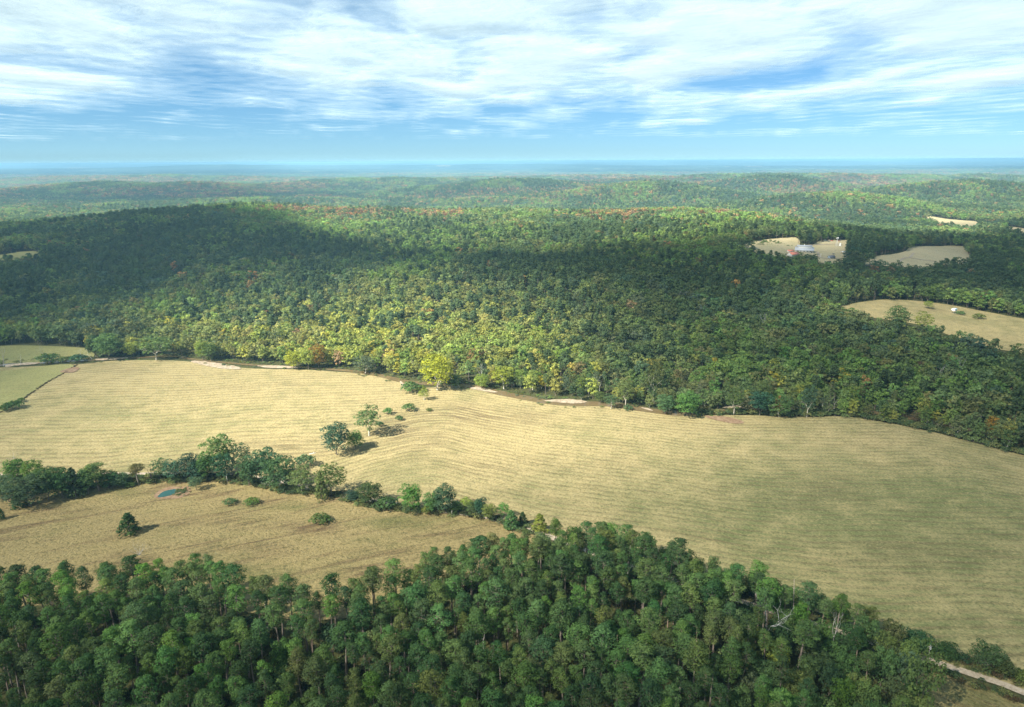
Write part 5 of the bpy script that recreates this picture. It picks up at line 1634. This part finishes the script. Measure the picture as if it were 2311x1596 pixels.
# ------------------------------------------------------------------ broken cloud deck, sunlit from above; its unseen core is shaped to put light and shade on the land
CLOUD_Z = 2000.0
YLO = np.array([(-9000, 1900), (-2000, 1720), (-1100, 1590), (-640, 1560), (-450, 1470), (-300, 1150), (-150, 990), (100, 990), (350, 1050), (520, 1150), (700, 1260), (1000, 1340), (1400, 1750), (2500, 1950), (9000, 2500)], float)
def sun_share(x, y):
    """how much sun the deck lets through to the land at x, y"""
    def ell(cx, cy, rx, ry, p=2.0):
        return np.exp(-(((x - cx) / rx) ** 2 + ((y - cy) / ry) ** 2) ** (p / 2) )
    yl = np.interp(x, YLO[:, 0], YLO[:, 1])
    far = smooth((y - yl + 30 * (fbm(x / 160, y / 160, 61, 3) - .5)) / 170)
    far = far * (1 - 0.7 * ell(1500, 1760, 700, 150, 3)) * (1 - 0.85 * ell(-1500, 3300, 1100, 500, 2.5)) * (1 - 0.6 * ell(900, 3900, 700, 260, 2.5))
    patch = 1.0 * ell(-150, 670, 265, 235, 3.2)
    field = 0.80 * ell(-70, 440, 210, 110, 2.2) + 0.27 * ell(10, 340, 300, 120, 2.4) + 0.28 * ell(-240, 420, 240, 110, 2.2)
    knoll = 0.34 * ell(-60, 235, 190, 50, 2.4)
    up = 0.45 * ell(430, 690, 190, 110, 3) + 0.6 * ell(500, 1190, 130, 90, 2)
    valley = 0.5 * ell(-950, 1180, 120, 90, 2.0)
    wood = 0.07 * ell(20, 190, 260, 60, 2)
    s = 1 - (1 - far) * (1 - np.clip(patch, 0, 1)) * (1 - np.clip(field, 0, .9)) * (1 - knoll) * (1 - up) * (1 - valley) * (1 - wood)
    return np.clip(s, 0, 1)

def build_clouds():
    m, nt, out = new_mat('cloud')
    p = position(nt, (0.001, 0.001, 0.0))
    warp = N(nt, 'ShaderNodeVectorMath', operation='MULTIPLY')
    nt.links.new(p, warp.inputs[0]); warp.inputs[1].default_value = (1.0, 0.5, 1.0)
    q = warp.outputs[0]
    big = noise(nt, q, 0.17, 3, 0.55, 0.2)
    mid = noise(nt, q, 0.40, 4, 0.48, 0.5)
    fine = noise(nt, p, 1.25, 4, 0.55, 0.5)
    d = math_(nt, 'ADD', math_(nt, 'MULTIPLY', big, 0.75), math_(nt, 'ADD', math_(nt, 'MULTIPLY', mid, 0.90), math_(nt, 'MULTIPLY', fine, 0.34)))
    # thinner towards the far edge of the deck
    sep = N(nt, 'ShaderNodeSeparateXYZ'); nt.links.new(p, sep.inputs[0])
    rim = attr(nt, 'rim').outputs['Fac']
    d = math_(nt, 'SUBTRACT', d, rim)
    d = math_(nt, 'DIVIDE', d, 1.3)
    a_out = ramp(nt, d, [(0.0, 0.0), (0.56, 0.0), (0.68, 0.18), (0.785, 0.55), (1.0, 0.84)])
    T = attr(nt, 'pass').outputs['Fac']
    core = attr(nt, 'core').outputs['Fac']
    tn = math_(nt, 'POWER', T, math_(nt, 'MULTIPLY_ADD', math_(nt, 'SUBTRACT', mid, 0.5), 0.8, 1.0), clamp=True)
    a_in = math_(nt, 'SUBTRACT', 1.0, math_(nt, 'SQRT', tn))
    mx = N(nt, 'ShaderNodeMix', data_type='FLOAT')
    nt.links.new(core, mx.inputs[0]); nt.links.new(a_out, mx.inputs[2]); nt.links.new(a_in, mx.inputs[3])
    bp = N(nt, 'ShaderNodeBump'); bp.inputs['Distance'].default_value = 260.0; bp.inputs['Strength'].default_value = 1.0
    nt.links.new(d, bp.inputs['Height'])
    df = N(nt, 'ShaderNodeBsdfDiffuse'); df.inputs['Color'].default_value = (.8, .82, .85, 1)
    tl = N(nt, 'ShaderNodeBsdfTranslucent'); tl.inputs['Color'].default_value = (.38, .465, .525, 1)
    nt.links.new(bp.outputs[0], tl.inputs['Normal']); nt.links.new(bp.outputs[0], df.inputs['Normal'])
    cl = N(nt, 'ShaderNodeMixShader'); cl.inputs[0].default_value = 0.72
    nt.links.new(df.outputs[0], cl.inputs[1]); nt.links.new(tl.outputs[0], cl.inputs[2])
    tp = N(nt, 'ShaderNodeBsdfTransparent')
    fin = N(nt, 'ShaderNodeMixShader')
    nt.links.new(mx.outputs[0], fin.inputs[0]); nt.links.new(tp.outputs[0], fin.inputs[1]); nt.links.new(cl.outputs[0], fin.inputs[2])
    nt.links.new(fin.outputs[0], out.inputs['Surface'])

    off = SUN_AZ * (CLOUD_Z - 15) / math.tan(SUN_EL)
    def axis(c0, c1, step, lo, hi):
        core = np.arange(c0, c1 + 1, step)
        a = c0 - np.geomspace(step, c0 - lo, 26)[::-1]; b = c1 + np.geomspace(step, hi - c1, 26)
        return np.concatenate([a, core, b])
    gx = axis(-1600 - off[0], 1900 - off[0], 28, -60000, 60000)
    gy = axis(60 - off[1], 2500 - off[1], 28, -60000, 60000)
    X, Y = np.meshgrid(gx, gy)
    def let_through(z):                                # each face of the deck, seen along the sun's rays
        o2 = SUN_AZ * (z - 15) / math.tan(SUN_EL)
        lx, ly = X + o2[0], Y + o2[1]
        return 0.17 + 0.83 * sun_share(lx, ly), smooth((9000 - np.hypot(lx, ly - 1500)) / 3500)
    T0, core0 = let_through(CLOUD_Z)
    T1, core1 = let_through(CLOUD_Z + 160)
    rim = 0.27 * smooth((np.hypot(X, Y) - 14000) / 24000) + 0.05 * smooth((-X - 1000) / 6000)
    nx, ny = len(gx), len(gy)
    V = np.concatenate([np.stack([X, Y, np.full_like(X, CLOUD_Z)], -1).reshape(-1, 3), np.stack([X, Y, np.full_like(X, CLOUD_Z + 160)], -1).reshape(-1, 3)])
    i, j = np.meshgrid(np.arange(ny - 1), np.arange(nx - 1), indexing='ij')
    a = i * nx + j
    F = np.stack([a, a + nx, a + nx + 1, a + 1], -1).reshape(-1, 4)
    F2 = (F + nx * ny)[:, ::-1]
    o = mesh_obj('clouds', V, np.concatenate([F, F2]), m, smooth_shade=True)
    for nm, a0, a1 in (('pass', T0, T1), ('core', core0, core1), ('rim', rim, rim)):
        set_attr(o, nm, 'FLOAT', np.concatenate([a0.ravel(), a1.ravel()]))
    return tag(o, 'broken deck of white clouds streaked across the sky, its unseen core shaped for shade', kind='stuff')
build_clouds()
